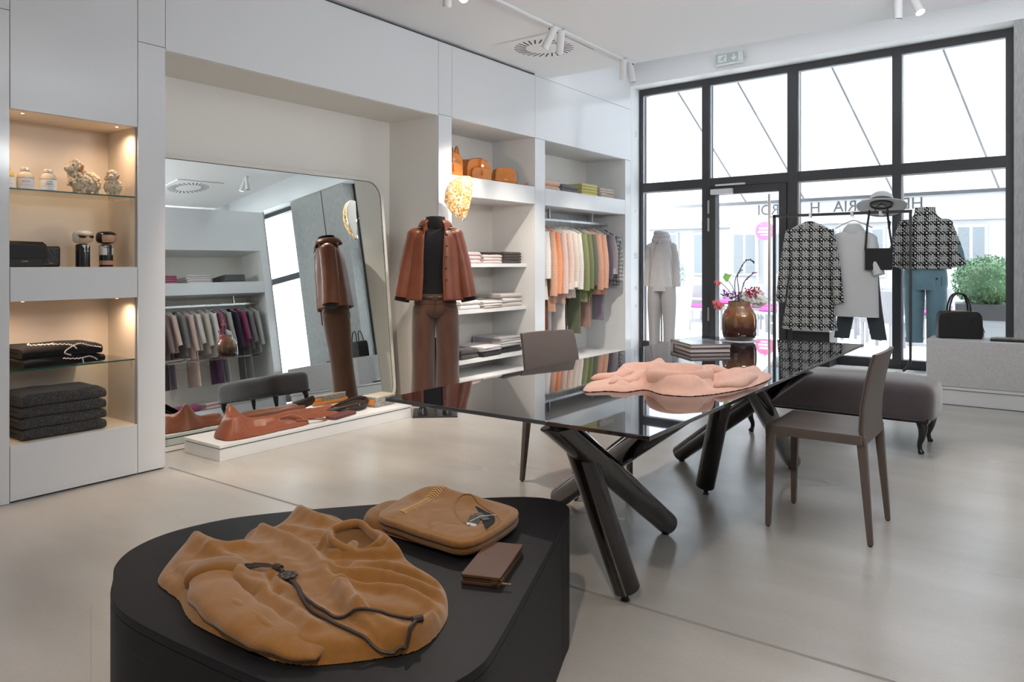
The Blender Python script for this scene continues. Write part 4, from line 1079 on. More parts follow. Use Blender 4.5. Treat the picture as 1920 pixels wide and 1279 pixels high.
# ================================================================== CHAIRS AND BENCH
def make_chair():
    t = thing('dining_chair', 'x', 'chair')
    # seat with dip
    g = G(); rs = []
    for i in range(9):
        v = -.225 + .42 * i / 8; ring = []
        for j in range(13):
            u = -.222 + .444 * j / 12; e = abs(u) / .222
            z = .480 - .012 * (1 - e ** 3) * min(1, (i + .6) / 2.5) + (.004 if i == 0 else 0) - (.006 if i in (0,) else 0)
            ring.append((u, v, z))
        rs.append(ring)
    top_ = rs; n = 13
    v = [p for r in rs for p in r] + [(p[0], p[1], .435 + .008 * (1 - abs(p[0]) / .222)) for r in rs for p in r]
    f = []
    for i in range(8):
        for j in range(12):
            a = i * n + j; f.append((a, a + 1, a + n + 1, a + n)); f.append((a + 117, a + n + 117, a + n + 118, a + 118))
    bd = [j for j in range(13)] + [i * n + 12 for i in range(1, 9)] + [8 * n + j for j in range(11, -1, -1)] + [i * n for i in range(7, 0, -1)]
    for k in range(len(bd)):
        a, b = bd[k], bd[(k + 1) % len(bd)]; f.append((a, a + 117, b + 117, b))
    g.add(v, f); g.build('seat', M_leatherch, t, bevel=.004, ang=35)
    # back: thin shell, slightly concave, flaring upward
    g = G(); rs = []
    prof = [(.436, .196, .214), (.50, .186, .215), (.60, .190, .212), (.70, .206, .208), (.78, .224, .204), (.835, .240, .201)]
    for z, y, hw in prof:
        fr = []; bk = []
        for j in range(9):
            s = -1 + j / 4; yy = y + .016 * (1 - s * s) * (z - .43) / .4
            fr.append((hw * s, yy - .009, z + (.004 * (1 - s * s) if z > .8 else 0))); bk.append((hw * s, yy + .012, z + (.004 * (1 - s * s) if z > .8 else 0)))
        rs.append(fr + bk[::-1])
    g.rings(rs); g.build('backrest', M_leatherch, t, bevel=.003, ang=35)
    # stitched side seams
    for s in (-1, 1): G().tube([(s * hw, y + .0015, z) for z, y, hw in prof], .0028, 5).build('piping', mat('taupe_leather_dark', (.06, .046, .04), rough=.5), t)
    def lg(x, y, x1, y1, zt):
        g = G(); r0 = .020; r1 = .0115
        g.rings([[(x1 + a * r1, y1 + b * r1, 0.006) for a, b in ((-1, -1), (1, -1), (1, 1), (-1, 1))], [(x + a * r0, y + b * r0, zt) for a, b in ((-1, -1), (1, -1), (1, 1), (-1, 1))]])
        o = g.build('leg', M_leatherch, t, smooth=False, bevel=.003)
        G().lathe([(.008, 0), (.008, .007)], 8, (x1, y1, 0)).build('glide', M_black, o)
    lg(-.20, -.204, -.208, -.215, .452); lg(.20, -.204, .208, -.215, .452)
    lg(-.19, .186, -.205, .225, .47); lg(.19, .186, .205, .225, .47)
    return t
ch = make_chair(); ch.location = (-.892, 3.765, 0); ch.rotation_euler = (0, 0, R(-90))
ch['label'] = 'taupe leather dining chair in full view right of the glass table'; ch['group'] = 'taupe leather dining chairs'
dup(ch, (-2.19, 3.61, 0), R(75), 'taupe leather dining chair behind the glass table, only its back and legs showing')

bn = thing('velvet_bench', 'mauve-brown velvet upholstered bench on black cabriole legs behind the chair', 'bench', (-1.28, 5.70, 0))
g = G(); rs = []
# cushion: superellipse plan, rounded top
Lx, Ly = .635, .29
for z, s, dz in ((.225, .965, 0), (.232, .985, 0), (.26, .995, 0), (.34, 1.0, 0), (.385, .995, 0), (.415, .972, 0), (.435, .93, 0), (.450, .86, .0), (.462, .70, 0), (.468, .45, 0), (.470, .1, 0)):
    ring = []
    for k in range(56):
        a = 2 * PI * k / 56; c, s_ = math.cos(a), math.sin(a); e = .28
        x = (Lx - (1 - s) * .30) * math.copysign(abs(c) ** e, c); y = (Ly - (1 - s) * .30) * math.copysign(abs(s_) ** e, s_)
        ring.append((x * 1.0, y, z + .004 * math.sin(x * 9)))
    rs.append(ring)
g.rings(rs); g.build('cushion', M_velvet, bn, ang=80)
G().box(-.60, -.25, .205, .60, .25, .235).build('frame', M_darkwood, bn, smooth=False)
for sx in (-1, 1):
    for sy in (-1, 1):
        c = (sx * .545, sy * .205)
        pth = [(c[0] - sx * .0, c[1], .225), (c[0] + sx * .018, c[1] + sy * .012, .17), (c[0] + sx * .012, c[1] + sy * .008, .11), (c[0] - sx * .002, c[1], .06), (c[0] + sx * .002, c[1] + sy * .002, .025), (c[0] + sx * .012, c[1] + sy * .01, .0)]
        P = [tuple(q) for q in cr(pth, 4, False)]
        rr = np.interp(np.linspace(0, 1, len(P)), [0, .2, .4, .6, .8, .92, 1], [.034, .030, .021, .015, .014, .020, .015])
        G().tube(P, list(rr), 12).build('leg', M_darkwood, bn)

# ================================================================== CLOTHES
def ring(cx, cy, z, rx, ry, n=32, amp=0, k=6, ph=0, a0=0, a1=2 * PI, closed=True, seed=0):
    o = []
    m = n if closed else n + 1
    for j in range(m):
        a = a0 + (a1 - a0) * j / n
        f = 1 + amp * (math.sin(k * a + ph) * .7 + .5 * noise.noise(Vector((2.2 * math.cos(a), 2.2 * math.sin(a) + seed, z * 3))))
        o.append((cx + rx * f * math.cos(a), cy + ry * f * math.sin(a), z))
    return o
def loft(levels, n=32, k=6, ph=0, seed=0, closed=True, a0=0, a1=2 * PI, sub=3):
    """levels: (z, rx, ry, amp[, cx, cy]) interpolated smoothly"""
    L_ = [tuple(l) + (0, 0) if len(l) == 4 else tuple(l) for l in levels]
    P = cr(L_, sub, False)
    return [ring(p[4], p[5], p[0], max(p[1], .004), max(p[2], .004), n, p[3], k, ph + p[0] * 1.2, a0, a1, closed, seed) for p in P]

def mannequin_sleeve(par, side, sh, elb, wr, r0, r1, m, nm='sleeve', up=(0, 1, 0), cuff=None, n=20, seed=0):
    P = cr([sh, elb, wr], 8, False); N_ = len(P); rs = []
    rad = []
    for i in range(N_):
        t = i / (N_ - 1); w_ = 1 + .018 * math.sin(i * 1.9 + seed) * (1 - abs(2 * t - 1) * .3)
        rad.append(((r0[0] + (r1[0] - r0[0]) * t) * w_, (r0[1] + (r1[1] - r0[1]) * t) * w_))
    o = G().tube([tuple(p) for p in P], rad, n, up=up).build(nm, m, par, ang=60)
    return o

# ---------------- mannequin beside the mirror (front = local -Y)
mq = thing('mannequin', 'headless mannequin in rust leather jacket, black turtleneck and brown corduroy trousers beside the mirror', 'mannequin', (-4.155, 4.625, 0), R(41))
G().box(-.18, -.18, 0, .18, .18, .012).build('base_plate', M_blackm, mq, smooth=False, bevel=.002)
G().tube([(0, .05, .01), (0, .05, .62)], .012, 10).build('stand_pole', M_chrome, mq)
G().rings(loft([(.86, .165, .115, .0), (.95, .155, .11, 0), (1.05, .13, .10, .01), (1.2, .15, .11, .02), (1.36, .165, .12, .02), (1.46, .16, .10, .02), (1.505, .10, .075, .0), (1.53, .072, .070, 0)], 36, 9)).build('black_sweater', M_knitb, mq, ang=80)
nkr = G().rings(loft([(1.515, .074, .072, .02), (1.56, .083, .08, .04), (1.60, .080, .078, .04), (1.617, .076, .074, .03)], 36, 5)).build('turtleneck', M_knitb, mq, ang=80)
G().lathe([(.05, 0), (.05, .008)], 20, (0, 0, 1.614)).build('neck_cap', mat('mannequin_neck', (.05, .048, .05), rough=.4), mq)
# jacket: open in front
def open_ring_loft(levels, gap, n=44, seed=0, amp_k=7):
    rs = []
    P = cr([tuple(l) for l in levels], 4, False)
    for p in P:
        z, rx, ry, am, g0, g1 = p
        a0 = -PI / 2 + g1; a1 = -PI / 2 - g0 + 2 * PI
        rs.append(ring(0, 0.0, z, rx, ry, n, am, amp_k, seed + z * 1.5, a0, a1, False, seed))
    return rs
jl = [(.935, .262, .165, .055, .40, .26), (1.02, .250, .16, .05, .40, .26), (1.15, .232, .153, .04, .42, .26), (1.30, .215, .146, .03, .44, .30), (1.42, .198, .132, .015, .46, .36), (1.475, .175, .112, .01, .50, .42), (1.51, .135, .095, 0, .60, .52), (1.535, .105, .092, 0, .75, .66)]
jk = G().rings(open_ring_loft(jl, 0, seed=1), closed=False).build('jacket', M_rust, mq, solid=.006, ang=70)
# collar
cl = []
for z, rx, ry, gp in ((1.525, .108, .095, .75), (1.555, .104, .098, .62), (1.585, .112, .108, .50), (1.567, .128, .124, .55), (1.535, .142, .136, .62)):
    cl.append(ring(0, .004, z, rx, ry, 36, 0, 1, 0, -PI / 2 + gp * .9, -PI / 2 - gp + 2 * PI, False))
c_ = G().rings(cl, closed=False).build('collar', M_rust, jk, solid=.004, ang=60); c_.matrix_parent_inverse = Matrix.Identity(4)
g = G()
g.slab([(-.070, -.100, 1.555), (-.100, -.088, 1.545), (-.096, -.118, 1.500), (-.062, -.124, 1.50)], (.004, -.004, .003)).slab([(.070, -.108, 1.555), (.112, -.095, 1.565), (.116, -.105, 1.525), (.078, -.135, 1.485)], (.004, -.004, .003))
g.build('collar_point', M_rust, jk, smooth=False, bevel=.003)
# placket and buttons on the (viewer's) right front
g = G()
for z, x, y in ((1.46, .072, -.119), (1.37, .068, -.146), (1.27, .066, -.151), (1.17, .064, -.157), (1.07, .067, -.161)):
    pass
for z in (1.465, 1.375, 1.285, 1.195, 1.10):
    p = np.interp(z, [.935, 1.15, 1.30, 1.42, 1.475], [.26, .26, .30, .36, .42]) + .12
    rx = np.interp(z, [.935, 1.02, 1.15, 1.3, 1.42, 1.475], [.262, .25, .232, .215, .198, .175]); ry = np.interp(z, [.935, 1.02, 1.15, 1.3, 1.42, 1.475], [.165, .16, .153, .146, .132, .112])
    a = -PI / 2 + p; q = Vector((rx * math.cos(a), ry * math.sin(a), z)); d = Vector((math.cos(a), math.sin(a), 0))
    G().tube([q - d * .0, q + d * .010], .0085, 12).build('button', mat('dark_horn', (.03, .018, .012), rough=.3), jk)
seam = G()
for gp, sgn in ((.26, 1), (.40, -1)):
    P = []
    for z in np.linspace(.94, 1.47, 12):
        g_ = np.interp(z, [.935, 1.15, 1.30, 1.42, 1.475], [gp, gp + .0, gp + .04, gp + (.10 if sgn > 0 else .06), gp + (.16 if sgn > 0 else .10)]) + .03
        rx = np.interp(z, [.935, 1.02, 1.15, 1.3, 1.42, 1.475], [.262, .25, .232, .215, .198, .175]) ; ry = np.interp(z, [.935, 1.02, 1.15, 1.3, 1.42, 1.475], [.165, .16, .153, .146, .132, .112])
        a = -PI / 2 + sgn * g_; P.append((rx * math.cos(a) * 1.01, ry * math.sin(a) * 1.01, z))
    seam.tube(P, .006, 6)
seam.build('front_edge', M_rust, jk)
for s in (-1, 1):
    mannequin_sleeve(mq, s, (s * .160, 0, 1.475), (s * .222, -.005, 1.22), (s * .268, -.025, .955), (.075, .068), (.078, .072), M_rust, seed=s)
    G().tube([(s * .264, -.023, .972), (s * .273, -.028, .925)], [(.062, .058), (.060, .056)], 18).build('knit_cuff', M_knitb, mq)
    G().ball((s * .148, 0, 1.468), .085, 16, 10, (1, .88, .72)).build('shoulder', M_rust, mq)
# trousers
G().box(-.0015, -.1375, .80, .0015, -.128, .93).build('fly_seam', M_gap, mq, smooth=False)
G().rings(loft([(.905, .170, .122, .0), (.86, .183, .128, .01), (.815, .186, .116, .01), (.795, .165, .085, .01), (.785, .12, .05, .0)], 40, 4)).rings(loft([(.985, .155, .112, .0), (.95, .165, .12, 0), (.905, .175, .125, .0)], 40)).build('trousers_top', M_cord, mq, ang=80)
for s in (-1, 1):
    G().rings(loft([(.86, .088, .112, .0, s * .096, 0), (.78, .096, .118, .01, s * .095, 0), (.60, .095, .105, .03, s * .10, 0), (.42, .092, .098, .05, s * .10, 0), (.22, .096, .10, .06, s * .102, 0), (.075, .104, .108, .05, s * .103, 0)], 32, 3, seed=s * 3 + 5)).build('trouser_leg', M_cord, mq, ang=80)
bt = G().rings([ring(0, 0, .945, .168, .123, 40), ring(0, 0, .972, .165, .120, 40)], cap0=False, cap1=False).build('belt', mat('dark_brown_belt', (.035, .018, .012), rough=.4), mq, solid=.006)
k_ = G().tube([(-.022, -.128, .946), (.02, -.128, .946), (.024, -.128, .972), (-.022, -.128, .972)], .0028, 6, closed=True).build('buckle', M_gold, bt); k_.matrix_parent_inverse = Matrix.Identity(4)
for s in (-1, 1):
    g = G(); g.rings([[(s * .10 + .042 * math.cos(a) * sc_, -.06 + .11 * math.sin(a) * sc_, z) for a in [2 * PI * k / 20 for k in range(20)]] for z, sc_ in ((.0125, 1), (.04, .95), (.07, .6))])
    g.build('shoe', M_blackleather, mq)

# ---------------- flat hanging garments (rail along local Y; garment wide in X)
def hung_top(name, label, m, W=.20, hem=.235, L=.66, sl=.52, T=.027, cuff=None, collar=True, seed=0, cat='clothes', group=None, so=.034):
    t = thing(name, label, cat, (0, 0, 0), 0, group)
    lv = [(-.105, .045, .034, 0), (-.118, .075, .036, 0), (-.14, .145, .038, .0), (-.165, .185, .040, .01), (-.22, W, .042, .03), (-.105 - L * .45, W * 1.0, T * 1.15, .07), (-.105 - L * .75, (W + hem) / 2, T * 1.1, .10), (-.105 - L, hem, T, .13)]
    G().rings(loft(lv, 30, 5, seed, seed)).build('body', m, t, ang=80)
    for s in (-1, 1):
        a = (s * .172, 0, -.172); b = (s * (W + so * .55), -.008, -.105 - sl * .55); c = (s * (W + so), -.02 - .006 * (seed % 3), -.105 - sl)
        mannequin_sleeve(t, s, a, b, c, (.040, .058), (.034, .046), m, seed=seed + s, n=14)
        if cuff: G().tube([(c[0], c[1], c[2] - .012), (c[0], c[1], c[2] + .055)], [(.040, .052), (.041, .054)], 14).build('cuff', cuff, t)
    if collar: G().rings([ring(0, 0, -.112, .052, .036, 20), ring(0, 0, -.092, .050, .034, 20), ring(0, .0, -.085, .042, .028, 20)], cap0=False, cap1=False).build('collar', m, t, solid=.003)
    return t
def hung_trousers(name, label, m, L=1.0, z0=-.35, w_=.085, x=0, seed=0, group=None, flare=1.0, two=True):
    t = thing(name, label, 'trousers', (0, 0, 0), 0, group)
    for s in ((-1, 1) if two else (0,)):
        G().rings(loft([(z0, .08, .016, .02, x + s * .082, 0), (z0 - .25, .088, .017, .06, x + s * .09, 0), (-L * .8, w_, .020, .09, x + s * .094, 0), (-L, w_ * flare, .022, .10, x + s * .096, 0)], 22, 3, seed + s, seed + s)).build('trouser_leg', m, t, ang=80)
    G().rings(loft([(z0 + .02, .165, .014, .0, x, 0), (z0 - .06, .165, .016, .02, x, 0), (z0 - .16, .17, .016, .02, x, 0)], 28)).build('waist', m, t, ang=80)
    return t
def make_hanger():
    h = thing('clothes_hanger', 'pale grey clothes hanger hooked over the chrome rail', 'hanger', (0, 0, 0), 0, 'hangers on the rails')
    G().tube([(.012 * math.cos(a) - .0, 0, .006 + .012 * math.sin(a)) for a in np.linspace(-.4, PI * 1.05, 10)][::-1] + [(.004, 0, -.02), (0, 0, -.035), (0, 0, -.085)], .0016, 6).build('hook', M_chrome, h)
    G().tube([(-.175, 0, -.160), (-.10, 0, -.118), (-.03, 0, -.088), (0, 0, -.082), (.03, 0, -.088), (.10, 0, -.118), (.175, 0, -.160)], [(.006, .010)] * 7, 8).build('arm', mat('hanger_grey', (.50, .50, .51), rough=.4), h)
    return h
HG = make_hanger(); HUSED = [0]
def hang(o, x, y, z, rz=0, hanger=True):
    o.location = (x, y, z); o.rotation_euler = (0, 0, rz)
    if hanger:
        if not HUSED[0]: HG.location = (x, y, z + .0); HG.rotation_euler = (0, 0, rz); HUSED[0] = 1; HG['label'] = 'pale grey hanger holding the ' + ' '.join(o['label'].split(',')[0].split()[:11]); return
        else: dup(HG, (x, y, z), rz)
        h = HG if HUSED[0] == 1 else [q for q in C.objects if q.name.startswith('clothes_hanger')][-1]
        HUSED[0] += 1
        h['label'] = 'pale grey hanger holding the ' + ' '.join(o['label'].split(',')[0].split()[:11])

cols = dict(tanpeach=(.62, .36, .25), orange=(.72, .27, .13), beigepink=(.62, .46, .40), blush=(.66, .50, .44), cream=(.66, .58, .50), offwhite=(.70, .66, .62), white=(.76, .74, .73),
            olive=(.17, .19, .085), olive2=(.23, .25, .12), sage=(.13, .145, .105), darkgrey=(.075, .08, .08), salmon=(.60, .32, .23), mauve=(.10, .08, .105), greymauve=(.30, .27, .30), brown=(.17, .06, .035),
            khaki=(.11, .125, .075), dusty=(.36, .22, .185), lav=(.25, .22, .27), black=(.012, .012, .014), navy=(.03, .025, .05), rose=(.38, .12, .20), plum=(.12, .05, .12), raspberry=(.28, .06, .14), grey=(.20, .20, .20), ltgrey=(.42, .42, .41), midgrey=(.12, .12, .12), dustybrown=(.20, .14, .135))
def cm(n): return cloth(n, cols[n], .8)
ZR = 1.715; XRL = -4.60
# rail
rl = thing('clothes_rail', 'flat brushed steel clothes rail in the left wall recess, full of clothes', 'clothes rail', (XRL, 7.4, ZR), world=True)
G().box(XRL - .007, 6.548, ZR - .006, XRL + .007, 8.333, ZR + .022).build('bar', M_steel, rl, smooth=False, bevel=.002)
for y in (7.0, 7.95): G().box(XRL - .012, y - .008, ZR + .02, XRL + .012, y + .008, 1.842).build('bracket', M_steel, rl, smooth=False)
TOPS = [('white', 'long_shirt', 'white shirt showing only at the near end of the window-side clothes rail', .84, .60, None, .19),
        ('tanpeach', 'hanging_coat', 'tan peach coat with long sleeves, nearest full coat on the window-side clothes rail', .98, .80, None, .205),
        ('orange', 'hanging_blouse', 'bright orange-salmon blouse near the front of the clothes rail by the window', .72, .78, None, .20),
        ('beigepink', 'hanging_cardigan', 'beige pink cardigan just behind the orange blouse on the rail', .90, .78, None, .20),
        ('blush', 'hanging_jacket', 'pale blush jacket with turned-up cuffs in the first half of the rail', .84, .72, 'cream', .205),
        ('cream', 'hanging_cardigan', 'cream cardigan with turned-up white cuff, middle of the window-side rail', .84, .70, 'white', .20),
        ('offwhite', 'hanging_blouse', 'off-white blouse hanging directly before the green clothes', .72, .74, None, .20),
        ('olive2', 'hanging_coat', 'light olive green coat, first of the green clothes on the rail', .90, .76, None, .205),
        ('olive', 'hanging_coat', 'deeper olive green coat, second of the green clothes on the rail', .84, .74, None, .20),
        ('sage', 'hanging_jacket', 'dark grey-green jacket behind the two olive coats', .78, .70, None, .20),
        ('salmon', 'hanging_blouse', 'muted salmon pink blouse, nearer of the two beyond the green clothes', .82, .76, None, .20),
        ('tanpeach', 'hanging_blouse', 'peach tan blouse behind the salmon one near the far end of the rail', .82, .74, None, .205),
        ('mauve', 'hanging_jacket', 'dark mauve jacket near the far end of the window-side rail', .72, .62, None, .205),
        ('greymauve', 'hanging_blouse', 'grey-mauve blouse with rolled pale cuff near the far end of the rail', .60, .55, 'ltgrey', .21),
        ('HT', 'hanging_coat', 'small black and white check coat, last on the window-side rail', .72, .66, None, .205)]
rd = random.Random(12)
for i, (c, nm, lb, L_, sl_, cf, W_) in enumerate(TOPS):
    m = M_hound2 if c == 'HT' else cm(c)
    t = hung_top(nm, lb, m, W=W_, hem=W_ + .025, L=L_ * .93, sl=sl_ * .93 if sl_ else .5, cuff=cm(cf) if cf else None, seed=i * 1.3, collar=True, cat='clothes')
    hang(t, XRL + rd.uniform(-.008, .008), 6.66 + i * .112, ZR + .022, R(-3 + rd.uniform(-1.5, 1.5)))
for i, (y, c, lb, L_, fl) in enumerate([(6.716, 'brown', 'rust-brown wide trousers low on the near end of the clothes rail', 1.36, 1.1), (7.052, 'white', 'white wide trousers hanging below the blush jacket on the rail', 1.38, 1.2),
                                        (7.388, 'khaki', 'khaki green trousers hanging below the olive coats', 1.30, 1.05), (7.612, 'dusty', 'dusty brown-pink trousers hanging below the salmon blouse', 1.24, 1.05),
                                        (7.948, 'lav', 'lavender grey trousers near the far end of the rail', 1.18, 1.0)]):
    t = hung_trousers('hanging_trousers', lb, cm(c), L=L_, z0=-.30, seed=i, x=.0, flare=fl)
    hang(t, XRL, y, ZR + .022, R(-3))

# rail on the right-hand wall, seen in the mirror
ZR2 = 1.70; XR2 = 1.02
rl2 = thing('clothes_rail', 'steel clothes rail in the right wall recess, seen only in the leaning mirror', 'clothes rail', (XR2, 6.1, ZR2), world=True)
G().box(XR2 - .007, 4.902, ZR2 - .006, XR2 + .007, 7.298, ZR2 + .022).build('bar', M_steel, rl2, smooth=False)
for y in (5.6, 6.9): G().box(XR2 - .012, y - .008, ZR2 + .02, XR2 + .012, y + .008, 1.842).build('bracket', M_steel, rl2, smooth=False)
T2 = [('midgrey', 'dark grey'), ('black', 'black'), ('black', 'long black'), ('white', 'white'), ('darkgrey', 'charcoal'), ('dustybrown', 'dusty brown'), ('beigepink', 'beige buttoned'), ('grey', 'mid grey'), ('blush', 'blush'),
      ('offwhite', 'off-white'), ('cream', 'cream'), ('white', 'thin white'), ('rose', 'dusty rose'), ('ltgrey', 'light grey'), ('navy', 'navy and white'), ('raspberry', 'raspberry'), ('grey', 'grey marl'), ('ltgrey', 'pale grey cable')]
for i, (c, w_) in enumerate(T2):
    t = hung_top('hanging_coat', w_ + ' top seen in the leaning mirror, place %s from the dark end' % ('first second third fourth fifth sixth seventh eighth ninth tenth eleventh twelfth thirteenth fourteenth fifteenth sixteenth seventeenth eighteenth'.split()[i]),
                 cm(c), W=.19, hem=.215, L=.60 + .12 * ((i * 7) % 3) / 2, sl=.5 + .05 * (i % 3), seed=i * .9 + 3)
    hang(t, XR2, 5.05 + i * .125, ZR2 + .022, R(1 + rd.uniform(-1.5, 1.5)) + PI)
for i, (y, c, lb) in enumerate([(5.3625, 'black', 'black'), (5.7375, 'mauve', 'dark mauve'), (6.1125, 'blush', 'blush pink'), (6.4875, 'plum', 'plum'), (6.6125, 'ltgrey', 'light grey'), (6.9875, 'grey', 'grey')]):
    t = hung_trousers('hanging_trousers', lb + ' trousers below the coats, seen in the leaning mirror', cm(c), L=1.22, z0=-.3, seed=i + 9)
    hang(t, XR2, y, ZR2 + .022, PI)

# ================================================================== FOLDED STACKS
def folded_mesh(w_, d, h, seed, sw=0):
    rd = random.Random(seed); g = G(); rs = []
    r = h / 2
    prof = [(-d / 2, 0), (-d / 4, -.0), (0, 0), (d / 4, 0), (d / 2 - r, 0)]
    for k in range(1, 8): a = -PI / 2 + PI * k / 8; prof.append((d / 2 - r + r * math.cos(a), r + r * math.sin(a)))
    prof += [(d / 2 - r, h), (d / 4, h), (0, h), (-d / 4, h), (-d / 2, h), (-d / 2, h * .56), (0, h * .55), (d / 2 - h * 1.1, h * .53), (d / 2 - h * 1.1, h * .47), (0, h * .45), (-d / 2, h * .44)]
    N_ = 14
    for i in range(N_ + 1):
        t = i / N_; y = -w_ / 2 + w_ * t; e = min(t, 1 - t) * 2
        s = 1 - .22 * max(0, 1 - e / .10) ** 2
        wob = .004 * noise.noise(Vector((t * 3, seed, 0)))
        o = []
        for (x, z) in prof:
            zz = z / h
            dz = .10 * h * noise.noise(Vector((x * 9, t * 4, seed + 3))) * zz + sw * h * .6 * max(0, 1 - t * 2.2) * zz * 0
            o.append((x * (1 - .02 * (1 - s)) + wob * (1 if x > 0 else -.3), y, h * .5 + (z - h * .5) * s + dz - h * .5 * (1 - s) * .8))
        rs.append(o)
    g.rings(rs); return g
STK = {}
def stack(x, y, z, items, w_=.30, d=.30, face=0, prefix='', where='', cat='sweater', group=None, nm='folded_sweater'):
    zz = z + .001; n = len(items)
    words = {1: ['only one'], 2: ['lower', 'upper'], 3: ['bottom', 'middle', 'top'], 4: ['bottom', 'second up', 'third up', 'top'], 5: ['bottom', 'second up', 'middle', 'fourth up', 'top']}[n]
    for i, (c, cn, h) in enumerate(items):
        m = c if not isinstance(c, str) else cm(c)
        k = (round(w_, 2), round(d, 2), round(h, 3), m.name, i % 3)
        rz = face + R(random.Random(i * 7 + n + int(y * 100)).uniform(-3.5, 3.5))
        if k in STK:
            o = STK[k].copy(); C.objects.link(o)
        else:
            o = folded_mesh(w_, d, h, i * 1.7 + len(STK)).build(nm, m, None, ang=60); STK[k] = o
        o.name = nm
        o.location = (x, y, zz); o.rotation_euler = (0, 0, rz); zz += h * 1.0
        tag(o, ('folded %s %s, %s one %s' if n > 1 else 'folded %s %s %s%s') % ((cn, nm.split('_')[-1], words[i], where) if n > 1 else (cn, nm.split('_')[-1], where, '')), cat, group or ('stack ' + where))
cols.update(dkbrown=(.060, .046, .042), pinkl=(.60, .45, .45), pinkw=(.66, .55, .54), wht=(.70, .66, .65), ylw=(.55, .50, .17), ylw2=(.62, .50, .10), bge=(.52, .44, .37), dgr=(.13, .135, .14), pchy=(.66, .42, .32), stripe=(.58, .52, .47), dkm=(.07, .06, .065), gw=(.46, .45, .45))
XS = -4.66
stack(XS, 5.55, 1.235, [('pinkl', 'pink', .036)] * 3, .25, .30, where='beside the jacket on the upper thin shelf')
stack(XS, 5.86, 1.235, [('pinkw', 'pale pink', .028)] * 3, .28, .32, where='in the middle of the upper thin shelf')
stack(XS, 6.18, 1.235, [('dkbrown', 'dark brown', .029)] * 4, .30, .32, where='at the right end of the upper thin shelf')
stack(XS + .02, 5.50, .80, [('wht', 'white', .042)] * 2, .27, .30, where='beside the jacket hem on the middle thin shelf')
stack(XS + .04, 5.80, .80, [('bge', 'cream ribbed', .022), ('wht', 'off-white', .024), ('wht', 'off-white', .024)], .28, .34, where='in the middle of the middle thin shelf')
stack(XS, 6.17, .80, [('stripe', 'striped cream', .042), ('wht', 'cream', .045), ('stripe', 'striped oatmeal', .042)], .34, .33, where='at the right end of the middle thin shelf')
stack(XS + .02, 5.47, .335, [('dkm', 'dark mauve', .046)] * 2, .26, .32, where='beside the trousers on the lowest thin shelf')
stack(XS + .03, 5.78, .335, [('black', 'black', .052), ('gw', 'grey-white', .024), ('wht', 'white', .022)], .30, .36, where='in the middle of the lowest thin shelf')
stack(XS - .02, 6.16, .335, [('black', 'black', .060), ('gw', 'light grey', .026), ('wht', 'white', .024), ('gw', 'light grey', .026), ('gw', 'pale grey', .022)], .36, .36, where='at the right end of the lowest thin shelf')
XS = -4.60
stack(XS, 6.80, 2.022, [('pchy', 'peach', .050), ('pchy', 'peach', .060)], .34, .34, where='at the left end of the high shelf')
stack(XS, 7.18, 2.022, [('dgr', 'dark grey', .042), ('dgr', 'dark grey', .052)], .38, .34, where='next to the peach one on the high shelf')
stack(XS, 7.62, 2.022, [('ylw2', 'yellow', .036), ('ylw', 'pale yellow', .034), ('ylw', 'pale yellow', .034), ('ylw', 'pale yellow', .034)], .34, .34, where='in the stack between grey and beige, high shelf')
stack(XS, 8.03, 2.022, [('bge', 'beige', .030)] * 4, .34, .34, where='at the window end of the high shelf')
for y, c, cn, k in ((5.3, 'dustybrown', 'brown-mauve', 3), (5.72, 'rose', 'dusty pink', 4), (6.25, 'wht', 'off-white', 4), (6.85, 'dgr', 'grey', 4)):
    stack(1.0, y, 2.022, [(c, cn, .034)] * k, .36, .34, face=PI, where='on the right wall, seen in the mirror')
stack(1.0, 5.85, .14, [('raspberry', 'raspberry', .11)], .42, .36, face=PI, where='low in the right wall recess, seen under the bench in the mirror')
stack(1.0, 6.35, .14, [('pinkl', 'pink', .05), ('pinkl', 'pink', .05)], .42, .36, face=PI, where='low in the right wall recess')

# ---- left cabinet, lower niche: charcoal stack, glass shelf, black pieces with white scallops
for (z, lb_) in ((1.624, 'upper'), (.677, 'lower')):
    gs = thing('glass_shelf', '%s clear glass shelf with dark green edge in the lit left wall niches' % lb_, 'shelf', (-4.52, 1.925, z), world=True)
    G().box(-4.698, 1.598, z - .008, -4.372, 2.251, z).build('glass_plate', M_gshelf, gs, smooth=False)
    G().box(-4.372, 1.598, z - .008, -4.3705, 2.251, z).build('edge', M_gedge, gs, smooth=False)
    for y in (1.597, 2.248):
        for x in (-4.64, -4.42): G().box(x - .006, y - .002, z - .016, x + .006, y + .008, z - .0085).build('shelf_pin', M_chrome, gs, smooth=False)
stack(-4.525, 1.885, .297, [(M_grayk, 'charcoal flecked wool', .058)] * 3 + [(M_grayk, 'charcoal flecked wool', .066)], .42, .29, where='on the floor of the lower lit niche')
fb = []
